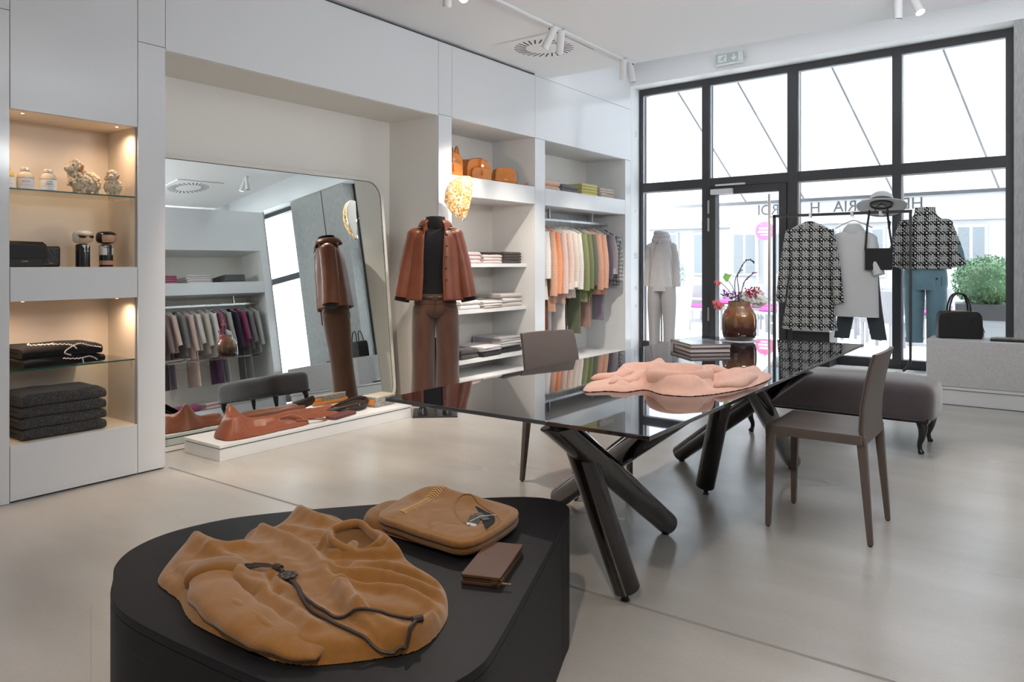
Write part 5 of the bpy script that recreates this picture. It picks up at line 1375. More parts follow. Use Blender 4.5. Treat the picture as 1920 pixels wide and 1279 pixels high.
for i, (w_, h) in enumerate(((.42, .046), (.40, .062))):
    o = folded_mesh(w_, .28, h, 40 + i).build('folded_sweater', M_blackc, None, ang=60); o.location = (-4.53, 1.88 + .0 * i, .678 + i * .047); o.rotation_euler = (0, 0, R(2 - 5 * i))
    tag(o, ['lower folded black sweater with white scalloped edging on the lower glass shelf', 'upper folded black sweater with white looping scallop trim on the lower glass shelf'][i], 'sweater', 'black scallop-trimmed sweaters')
    g = G()
    M_sc = mat('white_scallop_yarn', (.72, .66, .63), rough=.8)
    def scal(pts):
        P = cr(pts, 8, False)
        g.tube([(p[0] + (.003 if k % 2 else -.0), p[1], p[2] + (.0025 if k % 2 else -.0025)) for k, p in enumerate(P)], .0032, 5)
    if i: scal([(.143, .19, .035), (.144, .13, .05), (.13, .08, .064), (.142, .03, .048), (.144, .0, .022), (.146, .03, .006)]); scal([(.05, -.10, .066), (.10, -.04, .067), (.135, .03, .062), (.144, .06, .04)]); scal([(-.02, -.12, .067), (.04, -.14, .066), (.09, -.08, .067), (.05, -.02, .068)])
    else: scal([(.143, -.02, .038), (.147, .06, .03), (.143, .12, .036), (.147, .16, .015)]); scal([(.147, .08, .028), (.148, .085, .004)])
    g.build('scallop_trim', M_sc, o)

# niche lamps (small warm strip under each niche top)
for z, nm_ in ((2.027, 'upper'), (1.033, 'lower')):
    for y, sd_ in ((1.68, 'left'), (2.17, 'right')):
        nl = thing('niche_lamp', 'small recessed warm downlight at the %s end of the %s lit wall niche' % (sd_, nm_), 'lamp', (-4.42, y, z))
        G().lathe([(.009, -.003), (.009, 0)], 16).build('bezel', M_edge, nl)
        G().lathe([(.007, -.0036), (.007, -.0031)], 16).build('lens', mat('warm_diffuser', (1, .85, .65), emit=(1, .74, .48, 9)), nl)
        light('niche_light', 'SPOT', (-4.42, y, z - .006), 5.5, (1, .70, .46), target=(-4.52, y + (.06 if y < 2 else .01), z - 1), size=.012, spot=150, blend=1)
# bottles
def bottle(label, y, x, lines, fill=None):
    b = thing('glass_bottle', label, 'bottle', (x, y, 1.6245))
    G().lathe([(.030, .0005), (.040, .003), (.041, .02), (.041, .068), (.036, .086), (.024, .099), (.021, .104), (.021, .112)], 28).build('glass_body', M_clear, b, ang=60)
    G().lathe([(.023, .104), (.0235, .107), (.0225, .118), (.019, .121)], 24).build('screw_cap', M_gshelf if False else mat('clear_cap', (.74, .70, .68), rough=.12, metal=.4), b)
    g = G(); rs = []
    for z in (.006, .064): rs.append([(.0418 * math.cos(a), .0418 * math.sin(a), z) for a in np.linspace(R(-95), R(55), 18)])
    g.rings(rs, closed=False); g.build('paper_label', M_paper, b)
    rs = [[(.0421 * math.cos(a), .0421 * math.sin(a), z) for a in np.linspace(R(-95), R(55), 18)] for z in (.063, .0645)]
    G().rings(rs, closed=False).build('label_rule', M_text, b, smooth=False)
    rs = [[(.0421 * math.cos(a), .0421 * math.sin(a), z) for a in np.linspace(R(-60), R(30), 14)] for z in (.026, .0268)]
    G().rings(rs, closed=False).build('label_rule', M_text, b, smooth=False)
    for k, (s, z, sz) in enumerate(lines):
        n_ = len(s); 
        for q, chh in enumerate(s):
            a = R(-14) + (q - (n_ - 1) / 2) * sz * .62 / .042
            text('label_letter', chh, sz, M_text, b, (.0424 * math.cos(a), .0424 * math.sin(a), z), (R(90), 0, a + R(90)), .0001)
    if fill: G().lathe([(.038, .004), (.0385, .06), (.034, .085), (.02, .10)], 20).build('bath_salt', fill, b)
    return b
bottle('clear bottle with yellow contents, cut off by the left edge of the upper niche', 1.618, -4.47, [('THE', .052, .010)], mat('yellow_salt', (.60, .42, .08), rough=.6))
bottle('clear stoppered glass bottle with white label, second on the upper glass shelf', 1.712, -4.47, [('BALTHUS', .044, .0085), ('bath', .018, .005)], mat('pale_salt', (.62, .55, .45), rough=.8))
bottle('clear squat glass bottle with two-line white label, next to the sheep', 1.818, -4.455, [('LEINE', .050, .0095), ('WANTZ', .037, .0105), ('bain', .018, .005)], mat('pale_salt', (.62, .55, .45), rough=.8))

# sheep figurines
M_fleece = mat('cream_fleece', (.60, .50, .37), rough=.95, sheen=.4, bump=(90, .7, .004))
M_face = mat('cream_plush', (.56, .48, .38), rough=.9, bump=(200, .4, .002))
M_ear = mat('tan_felt', (.50, .23, .09), rough=.8)
def sheep(label, loc, s, rz, seed):
    t = thing('toy_sheep', label, 'toy sheep', loc, rz)
    rd = random.Random(seed); g = G()
    def b(c, r, q=(1, 1, 1)): g.ball((c[0] * s, c[1] * s, c[2] * s), r * s, 14, 9, q)
    b((.012, 0, .066), .056, (1.35, .95, .95)); b((-.045, 0, .068), .045, (1, .95, 1.1)); b((-.065, 0, .10), .034, (.9, .9, 1.2))
    for _ in range(240):
        a = rd.uniform(0, 2 * PI); e = rd.uniform(-.9, 1.2); c = rd.uniform(-1, 1)
        p = Vector((math.cos(a) * math.cos(e) * .074 + .008, math.sin(a) * math.cos(e) * .053, .068 + math.sin(e) * .052))
        q = Vector((rd.uniform(-.004, .004), 0, 0)); r = rd.uniform(.008, .014)
        g.ball(((p.x + q.x) * s, p.y * s, max(p.z, .012) * s), r * s, 7, 5)
    for _ in range(70):
        a = rd.uniform(0, 2 * PI); z = rd.uniform(.05, .125)
        g.ball(((-.055 + .040 * math.cos(a)) * s, .038 * math.sin(a) * s, z * s), rd.uniform(.008, .013) * s, 7, 5)
    g.build('fleece_body', M_fleece, t, ang=80)
    h = G()
    h.ball((-.078 * s, 0, .142 * s), .036 * s, 16, 10, (1.05, .92, .95)); h.ball((-.108 * s, 0, .130 * s), .024 * s, 14, 8, (1.15, .85, .85))
    h.build('head', M_face, t, ang=80)
    g = G()
    for _ in range(46):
        a = rd.uniform(0, 2 * PI); e = rd.uniform(.3, 1.5)
        g.ball(((-.072 + .036 * math.cos(a) * math.cos(e)) * s, .033 * math.sin(a) * math.cos(e) * s, (.146 + .034 * math.sin(e)) * s), rd.uniform(.006, .010) * s, 6, 4)
    g.build('head_curls', M_fleece, t, ang=80)
    for sy in (-1, 1):
        g = G(); g.ball((0, 0, 0), .022 * s, 12, 6, (.55, .35, 1.15)); o = g.build('ear', M_ear, t)
        o.location = (-.064 * s, sy * .038 * s, .132 * s); o.rotation_euler = (sy * R(-28), 0, R(0)) if sy < 0 else (R(28), 0, 0)
        G().ball((-.103 * s, sy * .022 * s, .148 * s), .0042 * s, 8, 6).build('eye', M_black, t)
    G().ball((-.134 * s, 0, .130 * s), .0045 * s, 8, 5, (.6, 1.3, .8)).build('nose', mat('pink_brown_nose', (.25, .10, .07), rough=.6), t)
    for x in (-.04, .05):
        for y in (-.026, .026): G().tube([(x * s, y * s, .001), (x * s, y * s, .03 * s)], .012 * s, 10).build('leg', M_fleece, t)
    return t
sheep('larger cream toy sheep with curly fleece and tan ears on the upper glass shelf', (-4.50, 2.03, 1.6245), 1.05, R(112), 3)
sheep('smaller cream toy lamb looking at the camera, right of the larger sheep', (-4.445, 2.16, 1.6245), .78, R(148), 6)

# wooden figures (turned, painted)
M_skin = mat('painted_skin', (.58, .36, .23), rough=.35)
M_skin2 = mat('painted_brown_skin', (.48, .27, .165), rough=.35)
M_wpaint = mat('white_paint', (.68, .66, .63), rough=.3)
M_bpaint = mat('black_paint', (.012, .012, .013), rough=.25)
def doll(label, y, kind):
    t = thing('painted_wooden_doll', label, 'doll', (-4.46, y, 1.2135), R(4))   # front = local -X turned to the room
    r = .0365
    if kind == 0:
        G().lathe([(r, .0), (r, .118), (.034, .126), (.018, .130)], 32).build('body', M_bpaint, t, ang=50)
        hair, sk = M_wpaint, M_skin
    else:
        G().lathe([(r, .0), (r, .012)], 32).lathe([(r, .036), (r, .118), (.034, .126), (.018, .130)], 32).build('body', M_bpaint, t, ang=50)
        G().lathe([(r, .0121), (r, .0359)], 32).build('painted_band', M_skin2, t, ang=50)
        hair, sk = M_bpaint, M_skin2
        rs = [[(r * 1.012 * math.cos(a), r * 1.012 * math.sin(a), z) for a in np.linspace(R(25), R(335), 40)] for z in (.066, .120)]
    def face(a0, a1, z0, z1, rr, m, nm, k=10):
        rs = [[(rr(z) * math.cos(a), rr(z) * math.sin(a), z) for a in np.linspace(R(a0), R(a1), k)] for z in np.linspace(z0, z1, 6)]
        return G().rings(rs, closed=False).build(nm, m, t)
    hp = [(.015, .132), (.042, .137), (.052, .150), (.0535, .168), (.052, .185), (.044, .198), (.025, .204), (.002, .205)]
    G().lathe(hp, 32).build('hair', hair, t, ang=70)
    zz = [p[1] for p in hp]; rr0 = [p[0] for p in hp]
    hr = lambda z: np.interp(z, zz, rr0) + .0012
    br = lambda z: r + .0012
    face(-52, 46, .140, .186, hr, sk, 'face', 16)
    if kind == 0:
        face(-58, 58, .1725, .1765, lambda z: hr(z) + .001, M_bpaint, 'sunglasses', 16)
        for c in (-27, 27):
            rs = [[((hr(z) + .001) * math.cos(R(c + w_ * u)), (hr(z) + .001) * math.sin(R(c + w_ * u)), z) for u in np.linspace(-1, 1, 8)] for z, w_ in ((.1725, 22), (.166, 19), (.161, 9))]
            G().rings(rs, closed=False).build('sunglass_lens', M_bpaint, t)
        def tri(pts, m, nm, e=.0014):
            o = []
            for a, z in pts: o.append(((r + e) * math.cos(R(a)), (r + e) * math.sin(R(a)), z))
            G().add(o, [tuple(range(len(o)))]).build(nm, m, t, smooth=False)
        tri([(-8, .085), (-20, .085), (-14, .10), (-36, .124), (-3, .124), (-10, .105)], M_wpaint, 'shirt_front'); tri([(8, .085), (20, .085), (14, .10), (36, .124), (3, .124), (10, .105)], M_wpaint, 'shirt_front')
        tri([(-4, .120), (4, .120), (10, .103), (0, .086), (-10, .103)], M_bpaint, 'painted_tie', .0018)
    else:
        face(20, 150, .068, .122, br, M_wpaint, 'painted_sleeve', 14); face(-150, -20, .068, .122, br, M_wpaint, 'painted_sleeve', 14)
        for c in (-24, 24): 
            p = (hr(.160) + .0006); G().ball((p * math.cos(R(c)), p * math.sin(R(c)), .158), .0052, 8, 5, (.3, 1, 1)).build('cheek', mat('cheek_rose', (.42, .18, .12), rough=.5), t)
        face(-60, 55, .183, .193, lambda z: hr(z) + .0008, M_bpaint, 'fringe', 14)
        G().tube([((r + .003) * math.cos(a) if abs(a) < 2 else 0, (r + .003) * math.sin(a), .124 - .016 * math.cos(a * 1.4)) for a in np.linspace(-1.0, 1.0, 12)], .0016, 5).build('painted_necklace', M_bpaint, t)
    return t
doll('painted wooden peg doll with white hair, black sunglasses and black suit in the upper niche', 2.0, 0)
doll('painted wooden peg doll with short black hair and white sleeves in the upper niche', 2.128, 1)

# clutches
cb = thing('clutch_bag', 'black leather flap clutch bag standing at the left of the upper niche', 'bag', (-4.47, 1.715, 1.2135), R(2))
G().box(-.018, -.125, 0, .018, .085, .125).build('body', M_blackleather, cb, smooth=False, bevel=.006)
g = G(); g.rings([[(.0185, -.125, .045), (.0185, .10, .045), (.0225, .10, .045), (.0225, -.125, .045)], [(.019, -.124, .12), (.019, .095, .12), (.026, .09, .12), (.026, -.124, .12)], [(-.005, -.122, .135), (-.005, .085, .132), (.004, .082, .137), (.004, -.122, .14)]])
g.build('flap', M_blackleather, cb, smooth=False, bevel=.003)
text('lettering', 'CUIRS', .0085, mat('silver_print', (.6, .6, .6), rough=.3, metal=.6), cb, (.0235, -.015, .030), (R(90), 0, R(90)), .0003, sx=1.3)
cb2 = thing('clutch_bag', 'black croc-embossed clutch bag behind and right of the flap clutch', 'bag', (-4.53, 1.80, 1.2135), R(-6))
G().box(-.016, -.09, 0, .016, .105, .115).build('body', mat('black_croc', (.014, .012, .012), rough=.28, bump=(70, .8, .004)), cb2, smooth=False, bevel=.012, segs=3)
text('lettering', 'CUIRS', .008, M_textg, cb2, (.0165, .055, .022), (R(90), 0, R(90)), .0003)

# ================================================================== BAGS ON THE HIGH SHELF
def backpack(name, label, loc, rz, w_, d, h, tassel=True, m=M_tan):
    t = thing(name, label, 'bag', loc, rz)
    out = [(-w_ / 2, 0), (w_ / 2, 0), (w_ / 2, h * .55), (w_ * .44, h * .80), (w_ * .30, h * .95), (0, h), (-w_ * .30, h * .95), (-w_ * .44, h * .80), (-w_ / 2, h * .55)]
    P = [(-w_ / 2, 0.0), (w_ / 2, 0.0)] + [tuple(p) for p in cr(out[2:], 3, False)]
    g = G(); g.slab([(p[0], -d / 2, p[1]) for p in P], (0, d, 0)); g.build('body', m, t, bevel=.008, ang=30)
    g = G(); g.tube([(p[0] * 1.005, -d / 2 + .012, p[1] * 1.005) for p in P[2:]], .004, 6); g.tube([(p[0] * 1.005, d / 2 - .012, p[1] * 1.005) for p in P[2:]], .004, 6); g.build('piping', mat('tan_edge', (.32, .10, .025), rough=.5), t)
    out2 = [(p[0] * .78, -d / 2 - .001, p[1] * .55 + .01) for p in P]
    G().slab(out2, (0, -.028, 0)).build('front_pocket', m, t, bevel=.006, ang=30)
    G().box(-.012, -d / 2 - .034, h * .25, .012, -d / 2 + .004, h * .93).build('strap_tab', m, t, smooth=False, bevel=.002)
    if tassel: G().tube([(0, -d / 2 - .040, h * .45), (0, -d / 2 - .040, h * .25)], [.007, .011], 8).build('tassel', m, t)
    G().box(-.015, -d / 2 - .038, h * .62, .015, -d / 2 - .034, h * .72).build('metal_plate', M_chrome, t, smooth=False)
    return t
def strapg(t, pts, w_=.012, th=.003, m=M_tan, nm='strap'):
    G().tube([tuple(p) for p in cr(pts, 6, False)], [(th, w_)] * (6 * (len(pts) - 1) + 1), 8).build(nm, m, t)
bg1 = backpack('leather_tote', 'tall orange-tan leather bag cut off at the left of the high shelf', (-4.56, 5.24, 2.023), R(76), .26, .14, .235)
strapg(bg1, [(-.06, 0, .22), (-.05, 0, .29), (.0, 0, .31), (.05, 0, .28), (.06, 0, .225)], nm='handle')
strapg(bg1, [(.10, .02, .20), (.11, .03, .28), (.12, .02, .30), (.12, .0, .25), (.12, -.01, .18)])
bg2 = backpack('leather_backpack', 'rounded orange-tan leather backpack in the middle of the high shelf', (-4.57, 5.64, 2.023), R(84), .33, .16, .215)
strapg(bg2, [(-.02, .03, .215), (.08, .03, .240), (.13, .02, .235), (.06, .02, .212)], nm='handle')
strapg(bg2, [(.14, .08, .15), (.17, .09, .10), (.175, .08, .03), (.16, .07, .005)])
bg3 = thing('saddle_bag', 'small orange-tan saddle bag with looped strap at the right of the high shelf', 'bag', (-4.545, 6.08, 2.023), R(62))
g = G(); P = [(-.10, 0), (.10, 0), (.115, .06), (.105, .14), (.07, .165), (-.07, .165), (-.105, .14), (-.115, .06)]
P2 = [tuple(p) for p in cr(P, 4)]
g.slab([(p[0], -.045, max(p[1], .002)) for p in P2], (0, .09, 0)); g.build('body', M_tan, bg3, bevel=.008, ang=30)
g = G(); g.slab([(p[0] * .96, -.046, .035 + max(p[1], 0) * .82) for p in P2], (0, -.010, 0)); g.build('flap', M_tan, bg3, bevel=.004, ang=30)
strapg(bg3, [(-.11, 0, .12), (-.125, -.02, .06), (-.10, -.06, .03)]); strapg(bg3, [(.11, 0, .13), (.15, -.01, .14), (.16, -.02, .06), (.13, -.05, .015), (.20, -.04, .008), (.27, -.0, .02), (.28, .03, .035), (.25, .05, .012)], .008)
G().box(-.02, -.060, .045, .02, -.056, .06).build('clasp', M_gold, bg3, smooth=False)

# ================================================================== GILDED HALF-DOME WALL LAMP
lp = thing('gilded_wall_lamp', 'glowing half-dome lamp of hammered gold glass on the white wall pier', 'lamp', (-4.20, 5.0, 1.80))
def lampmat():
    m = bpy.data.materials.new('hammered_gold_glass'); m.use_nodes = True
    N = m.node_tree.nodes; L = m.node_tree.links; b = N['Principled BSDF']
    tc = N.new('ShaderNodeTexCoord'); v = N.new('ShaderNodeTexVoronoi'); v.inputs['Scale'].default_value = 42
    nn = N.new('ShaderNodeTexNoise'); nn.inputs['Scale'].default_value = 26; nn.inputs['Detail'].default_value = 4; nn.inputs['Distortion'].default_value = 2
    L.new(tc.outputs['Object'], v.inputs['Vector']); L.new(tc.outputs['Object'], nn.inputs['Vector'])
    r = N.new('ShaderNodeValToRGB'); e = r.color_ramp.elements
    e[0].position = .36; e[0].color = (.45, .20, .04, 1); e[1].position = .60; e[1].color = (1, .86, .62, 1); q = e.new(.48); q.color = (.90, .50, .14, 1)
    L.new(nn.outputs[0], r.inputs[0]); L.new(r.outputs[0], b.inputs['Base Color']); L.new(r.outputs[0], b.inputs['Emission Color'])
    b.inputs['Emission Strength'].default_value = .38; b.inputs['Roughness'].default_value = .25
    bp = N.new('ShaderNodeBump'); bp.inputs['Strength'].default_value = .8; bp.inputs['Distance'].default_value = .01
    L.new(nn.outputs[0], bp.inputs['Height']); L.new(bp.outputs[0], b.inputs['Normal']); return m
g = G(); rs = []; K = 30
def lp_pt(rho, q, front): return (-.205 * rho * math.sin(q), (-.085 * math.sqrt(max(0, 1 - rho * rho)) if front else .004), .19 * rho * math.cos(q))
for i in range(15): rs.append([lp_pt(1 - i / 14 * .999, PI * k / K, True) for k in range(K + 1)])
g.rings(rs, closed=False)
dm = g.build('dome', lampmat(), lp, ang=70, solid=.004)
g = G().slab([lp_pt(1.0, PI * k / K, False) for k in range(K + 1)], (0, .006, 0)); bk = g.build('back_plate', M_edge, lp, smooth=False)
for o in (dm, bk): o.location = (.055, .02, 0); o.rotation_euler = (0, R(10), R(66))
G().box(-.018, -.02, -.205, .008, .012, -.165).build('chrome_clip', M_chrome, dm, smooth=False, bevel=.004)
G().tube([(.0, .02, .0), (-.10, -.0, -.0), (-.146, -.0, 0)], .010, 10).build('arm', M_chrome, lp)
G().tube([(-.148, -.0, 0), (-.134, -.0, 0)], .04, 24).build('wall_rose', M_chrome, lp)
light('lamp_bulb', 'POINT', (-4.10, 5.02, 1.80), 4, WARM, size=.04)

# ================================================================== THINGS ON THE LOW BOARD
ZB = .103
lt = thing('leather_shopper', 'rust leather bag lying flat and slumped at the near end of the low board', 'bag', (-4.35, 3.1, ZB), world=True)
def wedge(x, y): return 1.0
lo_ = [(-4.27, 2.80), (-4.44, 2.80), (-4.52, 2.92), (-4.47, 3.08), (-4.47, 3.24), (-4.42, 3.35), (-4.33, 3.38), (-4.28, 3.44), (-4.25, 3.33), (-4.25, 3.18), (-4.24, 3.0)]
drape('body', lo_, ZB, .03, [], [([(-4.29, 2.86), (-4.38, 2.87), (-4.46, 2.93)], .105, .075), ([(-4.47, 2.93), (-4.42, 3.05), (-4.37, 3.2)], .055, .035), ([(-4.29, 2.9), (-4.29, 3.05), (-4.31, 3.2)], .02, .03), ([(-4.36, 2.98), (-4.33, 3.10)], -.025, .02), ([(-4.45, 3.2), (-4.36, 3.24), (-4.28, 3.23)], .018, .012), ([(-4.44, 3.10), (-4.40, 3.22)], .02, .02)], M_cognac, lt, step=.008, er=.012, seed=21, nz=.004, nscale=14)
for P in ([(-4.30, 3.34, ZB + .035), (-4.27, 3.46, ZB + .028), (-4.27, 3.56, ZB + .010), (-4.31, 3.60, ZB + .008), (-4.38, 3.56, ZB + .012), (-4.40, 3.46, ZB + .012)], [(-4.44, 3.30, ZB + .04), (-4.42, 3.40, ZB + .05), (-4.33, 3.44, ZB + .03)]):
    G().tube([tuple(p) for p in cr(P, 6, False)], [(.004, .014)] * (6 * (len(P) - 1) + 1), 8).build('strap', M_cognac, lt)
l2 = thing('leather_skirt_panel', 'folded rust leather piece lying behind the slumped bag on the low board', 'folded leather', (-4.5, 3.6, ZB), world=True)
drape('body', [(-4.54, 3.18), (-4.43, 3.22), (-4.40, 3.5), (-4.38, 3.88), (-4.50, 3.92), (-4.58, 3.7), (-4.58, 3.35)], ZB, .030, [], [([(-4.50, 3.3), (-4.49, 3.8)], .030, .04)], M_cognac, l2, step=.009, er=.015, seed=23, nz=.004)
l3 = thing('leather_pouch', 'slim reddish-brown leather pouch in front of the coiled dark belt', 'pouch', (-4.29, 3.74, ZB), R(12))
G().prism(rrect(-.045, -.13, .045, .13, .01, 3), .0005, .022).build('body', mat('red_brown_leather', (.16, .055, .045), rough=.35), l3, bevel=.004)
G().box(.044, -.12, .009, .0465, .12, .012).build('zip', M_black, l3, smooth=False)
l4 = thing('coiled_belts', 'bundle of coiled dark brown belts with gold studs on the low board', 'belts', (-4.40, 3.92, ZB), world=True)
for k, (rr, dz, m) in enumerate(((.0, .0, M_blackleather), (.012, .016, mat('dark_brown_belt', (.035, .018, .012))), (.022, .032, M_blackleather), (.006, .046, mat('dark_brown_belt', (.035, .018, .012))))):
    P = [(-4.43 + rr, 3.72, ZB + .012 + dz * .4), (-4.36, 3.85 + rr, ZB + .014 + dz * .7), (-4.34, 4.00, ZB + .016 + dz), (-4.38, 4.07 + rr, ZB + .03 + dz), (-4.45, 4.03, ZB + .036 + dz), (-4.47, 3.90, ZB + .022 + dz * .8), (-4.43 - rr, 3.74, ZB + .012 + dz * .4)]
    G().tube([tuple(p) for p in cr(P, 6, False)], [(.012, .005)] * 37, 8).build('belt', m, l4)
for q in ((-4.335, 3.96, ZB + .05), (-4.36, 3.86, ZB + .035)): G().ball(q, .006, 8, 5).build('gold_stud', M_gold, l4)
l5 = thing('snakeskin_box_bag', 'small box bag in grey snakeskin print with orange-tan ends on the low board', 'bag', (-4.41, 4.235, ZB), R(4))
M_snake = mat('grey_snakeskin', (.42, .38, .35), rough=.4, var=(70, (.13, .12, .12), .5), bump=(160, .5, .002))
G().prism(rrect(-.075, -.115, .075, .115, .012, 3), .001, .072).build('body', M_snake, l5, bevel=.003)
G().prism(rrect(-.077, -.117, .077, .117, .012, 3), .072, .082).build('lid', mat('pale_snakeskin', (.60, .52, .42), rough=.4, var=(60, (.42, .36, .28), .4)), l5, bevel=.002)
G().box(-.05, -.1185, .018, .06, -.115, .058).build('end_tab', M_tan, l5, smooth=False, bevel=.001)
for x in (-.03, .04): G().ball((x, -.119, .046), .004, 8, 5).build('stud', M_gold, l5)
G().tube([(-.06, -.118, .04), (-.10, -.18, .03), (-.13, -.26, .02), (-.12, -.14, .016), (-.09, .10, .02), (-.02, .16, .02), (.03, .14, .03), (.05, .116, .04)], [(.016, .003)] * 8, 8).build('strap', M_tan, l5)

# ================================================================== AT THE SHOP WINDOW
# pale mannequin left of the door (seen from behind)
M_pale = mat('pale_rib_knit', (.56, .55, .56), rough=.95, sheen=.2, bump=(1.0, .5, .004), var=(6, (.50, .49, .50), .5))
def ribs(m):
    N = m.node_tree.nodes; L = m.node_tree.links; b = N['Principled BSDF']
    tc = N.new('ShaderNodeTexCoord'); w_ = N.new('ShaderNodeTexWave'); w_.inputs['Scale'].default_value = 26; w_.bands_direction = 'X'; w_.inputs['Distortion'].default_value = .6
    L.new(tc.outputs['Object'], w_.inputs['Vector'])
    bp = N.new('ShaderNodeBump'); bp.inputs['Strength'].default_value = .8; bp.inputs['Distance'].default_value = .006
    L.new(w_.outputs[0], bp.inputs['Height']); L.new(bp.outputs[0], b.inputs['Normal'])
ribs(M_pale)
M_pgt = mat('grey_satin_trousers', (.36, .35, .35), rough=.6, sheen=.3)
m2 = thing('mannequin', 'headless mannequin seen from behind, pale grey ribbed sweater and scarf, left of the door', 'mannequin', (-3.86, 8.33, .161), R(10))
G().lathe([(.15, 0), (.15, .008)], 32).build('base_plate', M_steel, m2); G().tube([(0, 0, .008), (0, 0, .6)], .01, 8).build('stand_pole', M_steel, m2)
G().rings(loft([(.745, .165, .115, .03), (.90, .150, .11, .04), (1.05, .138, .105, .04), (1.18, .148, .11, .03), (1.28, .145, .10, .02), (1.335, .12, .085, 0), (1.36, .075, .07, 0)], 40, 8)).build('sweater', M_pale, m2, ang=80)
for s in (-1, 1):
    mannequin_sleeve(m2, s, (s * .130, 0, 1.29), (s * .165, .02, 1.06), (s * .180, .0, .82), (.052, .052), (.040, .042), M_pale, seed=s)
    G().tube([(s * .180, 0, .80), (s * .180, 0, .845)], .046, 16).build('cuff', M_pale, m2)
    G().ball((s * .118, 0, 1.275), .064, 14, 9, (1, .9, .75)).build('shoulder', M_pale, m2)
    G().rings(loft([(.80, .09, .10, .02, s * .075, 0), (.62, .088, .095, .04, s * .085, 0), (.35, .070, .075, .06, s * .09, 0), (.03, .062, .07, .05, s * .085, 0)], 26, 3, seed=s + 3)).build('trouser_leg', M_pgt, m2, ang=80)
g = G()
for k in range(3): g.tube([((.082 - .012 * k) * math.cos(a), (.078 - .01 * k) * math.sin(a), 1.355 + .034 * k + .010 * math.sin(a + k * 2)) for a in np.linspace(0, 2 * PI, 27)[:-1]], .036, 12, up=(0, 0, 1), closed=True)
g.build('cowl_scarf', M_pale, m2, ang=80)
G().box(.005, -.155, 1.30, .030, -.148, 1.365).build('care_tag', M_textg, m2, smooth=False)
G().tube([(-.03, -.10, 1.33), (-.075, -.125, 1.22), (-.105, -.12, 1.1), (-.12, -.11, .98)], .004, 6).build('bag_strap', M_textg, m2)

# houndstooth jacket mannequin right (seen from behind)
M_teal = mat('teal_blue_cotton', (.175, .30, .36), rough=.85, sheen=.2, var=(10, (.13, .235, .29), .5), bump=(18, .3, .02))
m3 = thing('mannequin', 'headless mannequin seen from behind, black and white check jacket and teal blue trousers', 'mannequin', (-1.055, 8.22, .161), R(4))
G().lathe([(.16, 0), (.16, .008)], 32).build('base_plate', M_steel, m3); G().tube([(0.02, 0, .008), (0.02, 0, .8)], .012, 8).build('stand_pole', M_steel, m3)
G().rings(loft([(1.02, .218, .15, .04), (1.12, .212, .145, .03), (1.30, .222, .138, .02), (1.42, .205, .125, .01), (1.485, .165, .10, 0), (1.53, .108, .085, 0), (1.565, .092, .08, 0), (1.615, .088, .078, 0)], 44, 6, 1)).build('jacket', M_hound, m3, ang=80)
for s in (-1, 1):
    mannequin_sleeve(m3, s, (s * .165, 0, 1.46), (s * .236, .0, 1.24), (s * .280, -.02, 1.05), (.062, .060), (.072, .068), M_hound, seed=s)
    G().ball((s * .158, 0, 1.448), .078, 14, 9, (1, .88, .72)).build('shoulder', M_hound, m3)
    e = G().ball((0, 0, 0), .062, 18, 10, (.42, .7, 1.35)); o = e.build('elbow_patch', M_teal, m3); o.location = (s * .290, -.034, 1.17); o.rotation_euler = (0, R(-9) * s, s * R(35))
G().rings(loft([(1.06, .17, .12, 0), (.98, .185, .13, .0), (.88, .19, .135, .01), (.82, .18, .13, .01)], 36)).build('trousers_top', M_teal, m3, ang=80)
for s in (-1, 1):
    G().rings(loft([(.86, .09, .118, .02, s * .09, 0), (.72, .090, .105, .04, s * .095, 0), (.50, .080, .09, .05, s * .095, 0), (.315, .072, .08, .04, s * .092, 0)], 28, 3, seed=s + 7)).build('trouser_leg', M_teal, m3, ang=80)
    G().tube([(s * .092, 0, .31), (s * .092, 0, .355)], [(.078, .086), (.080, .088)], 24).build('turn_up', M_teal, m3)
G().tube([(.105, -.134, .93), (.105, -.140, .93)], .010, 12).build('button', M_black, m3)
G().box(.14, -.131, .86, .144, -.126, .955).build('pocket_seam', M_gap, m3, smooth=False)

# rack
YR = 8.0
rk = thing('garment_rack', 'thin black metal garment rack with rounded foot on the white platform', 'clothes rack', (-1.78, YR, .161), world=True)
def bar_path(P, nm, w_=.012): 
    G().tube(P, [(w_, w_)] * len(P), 4).build(nm, mat('rack_metal', (.05, .05, .052), rough=.3, metal=.7), rk, smooth=False)
XLft, XRgt, ZTp = -2.425, -1.15, 1.745
G().box(XLft - .014, YR - .014, .17, XLft + .014, YR + .014, ZTp).build('post', mat('rack_metal', (.05, .05, .052)), rk, smooth=False)
G().box(XLft - .014, YR - .014, ZTp - .028, XRgt + .014, YR + .014, ZTp).build('top_bar', mat('rack_metal', (.05, .05, .052)), rk, smooth=False)
rr = .16
pth = [(XRgt, YR, ZTp), (XRgt, YR, .176 + rr)] + [(XRgt - rr + rr * math.cos(a), YR, .176 + rr + rr * math.sin(a)) for a in np.linspace(0, -PI / 2, 8)[1:]] + [(XRgt - .32, YR, .176)]
G().tube(pth, .013, 12).build('post', mat('rack_metal', (.05, .05, .052)), rk)
G().box(XLft, YR - .012, .163, XRgt - .16, YR + .012, .187).build('foot_bar', mat('rack_metal', (.05, .05, .052)), rk, smooth=False)
for x in (-2.4, -1.5): G().box(x - .015, YR - .22, .161, x + .015, YR + .22, .170).build('cross_foot', mat('rack_metal', (.05, .05, .052)), rk, smooth=False)

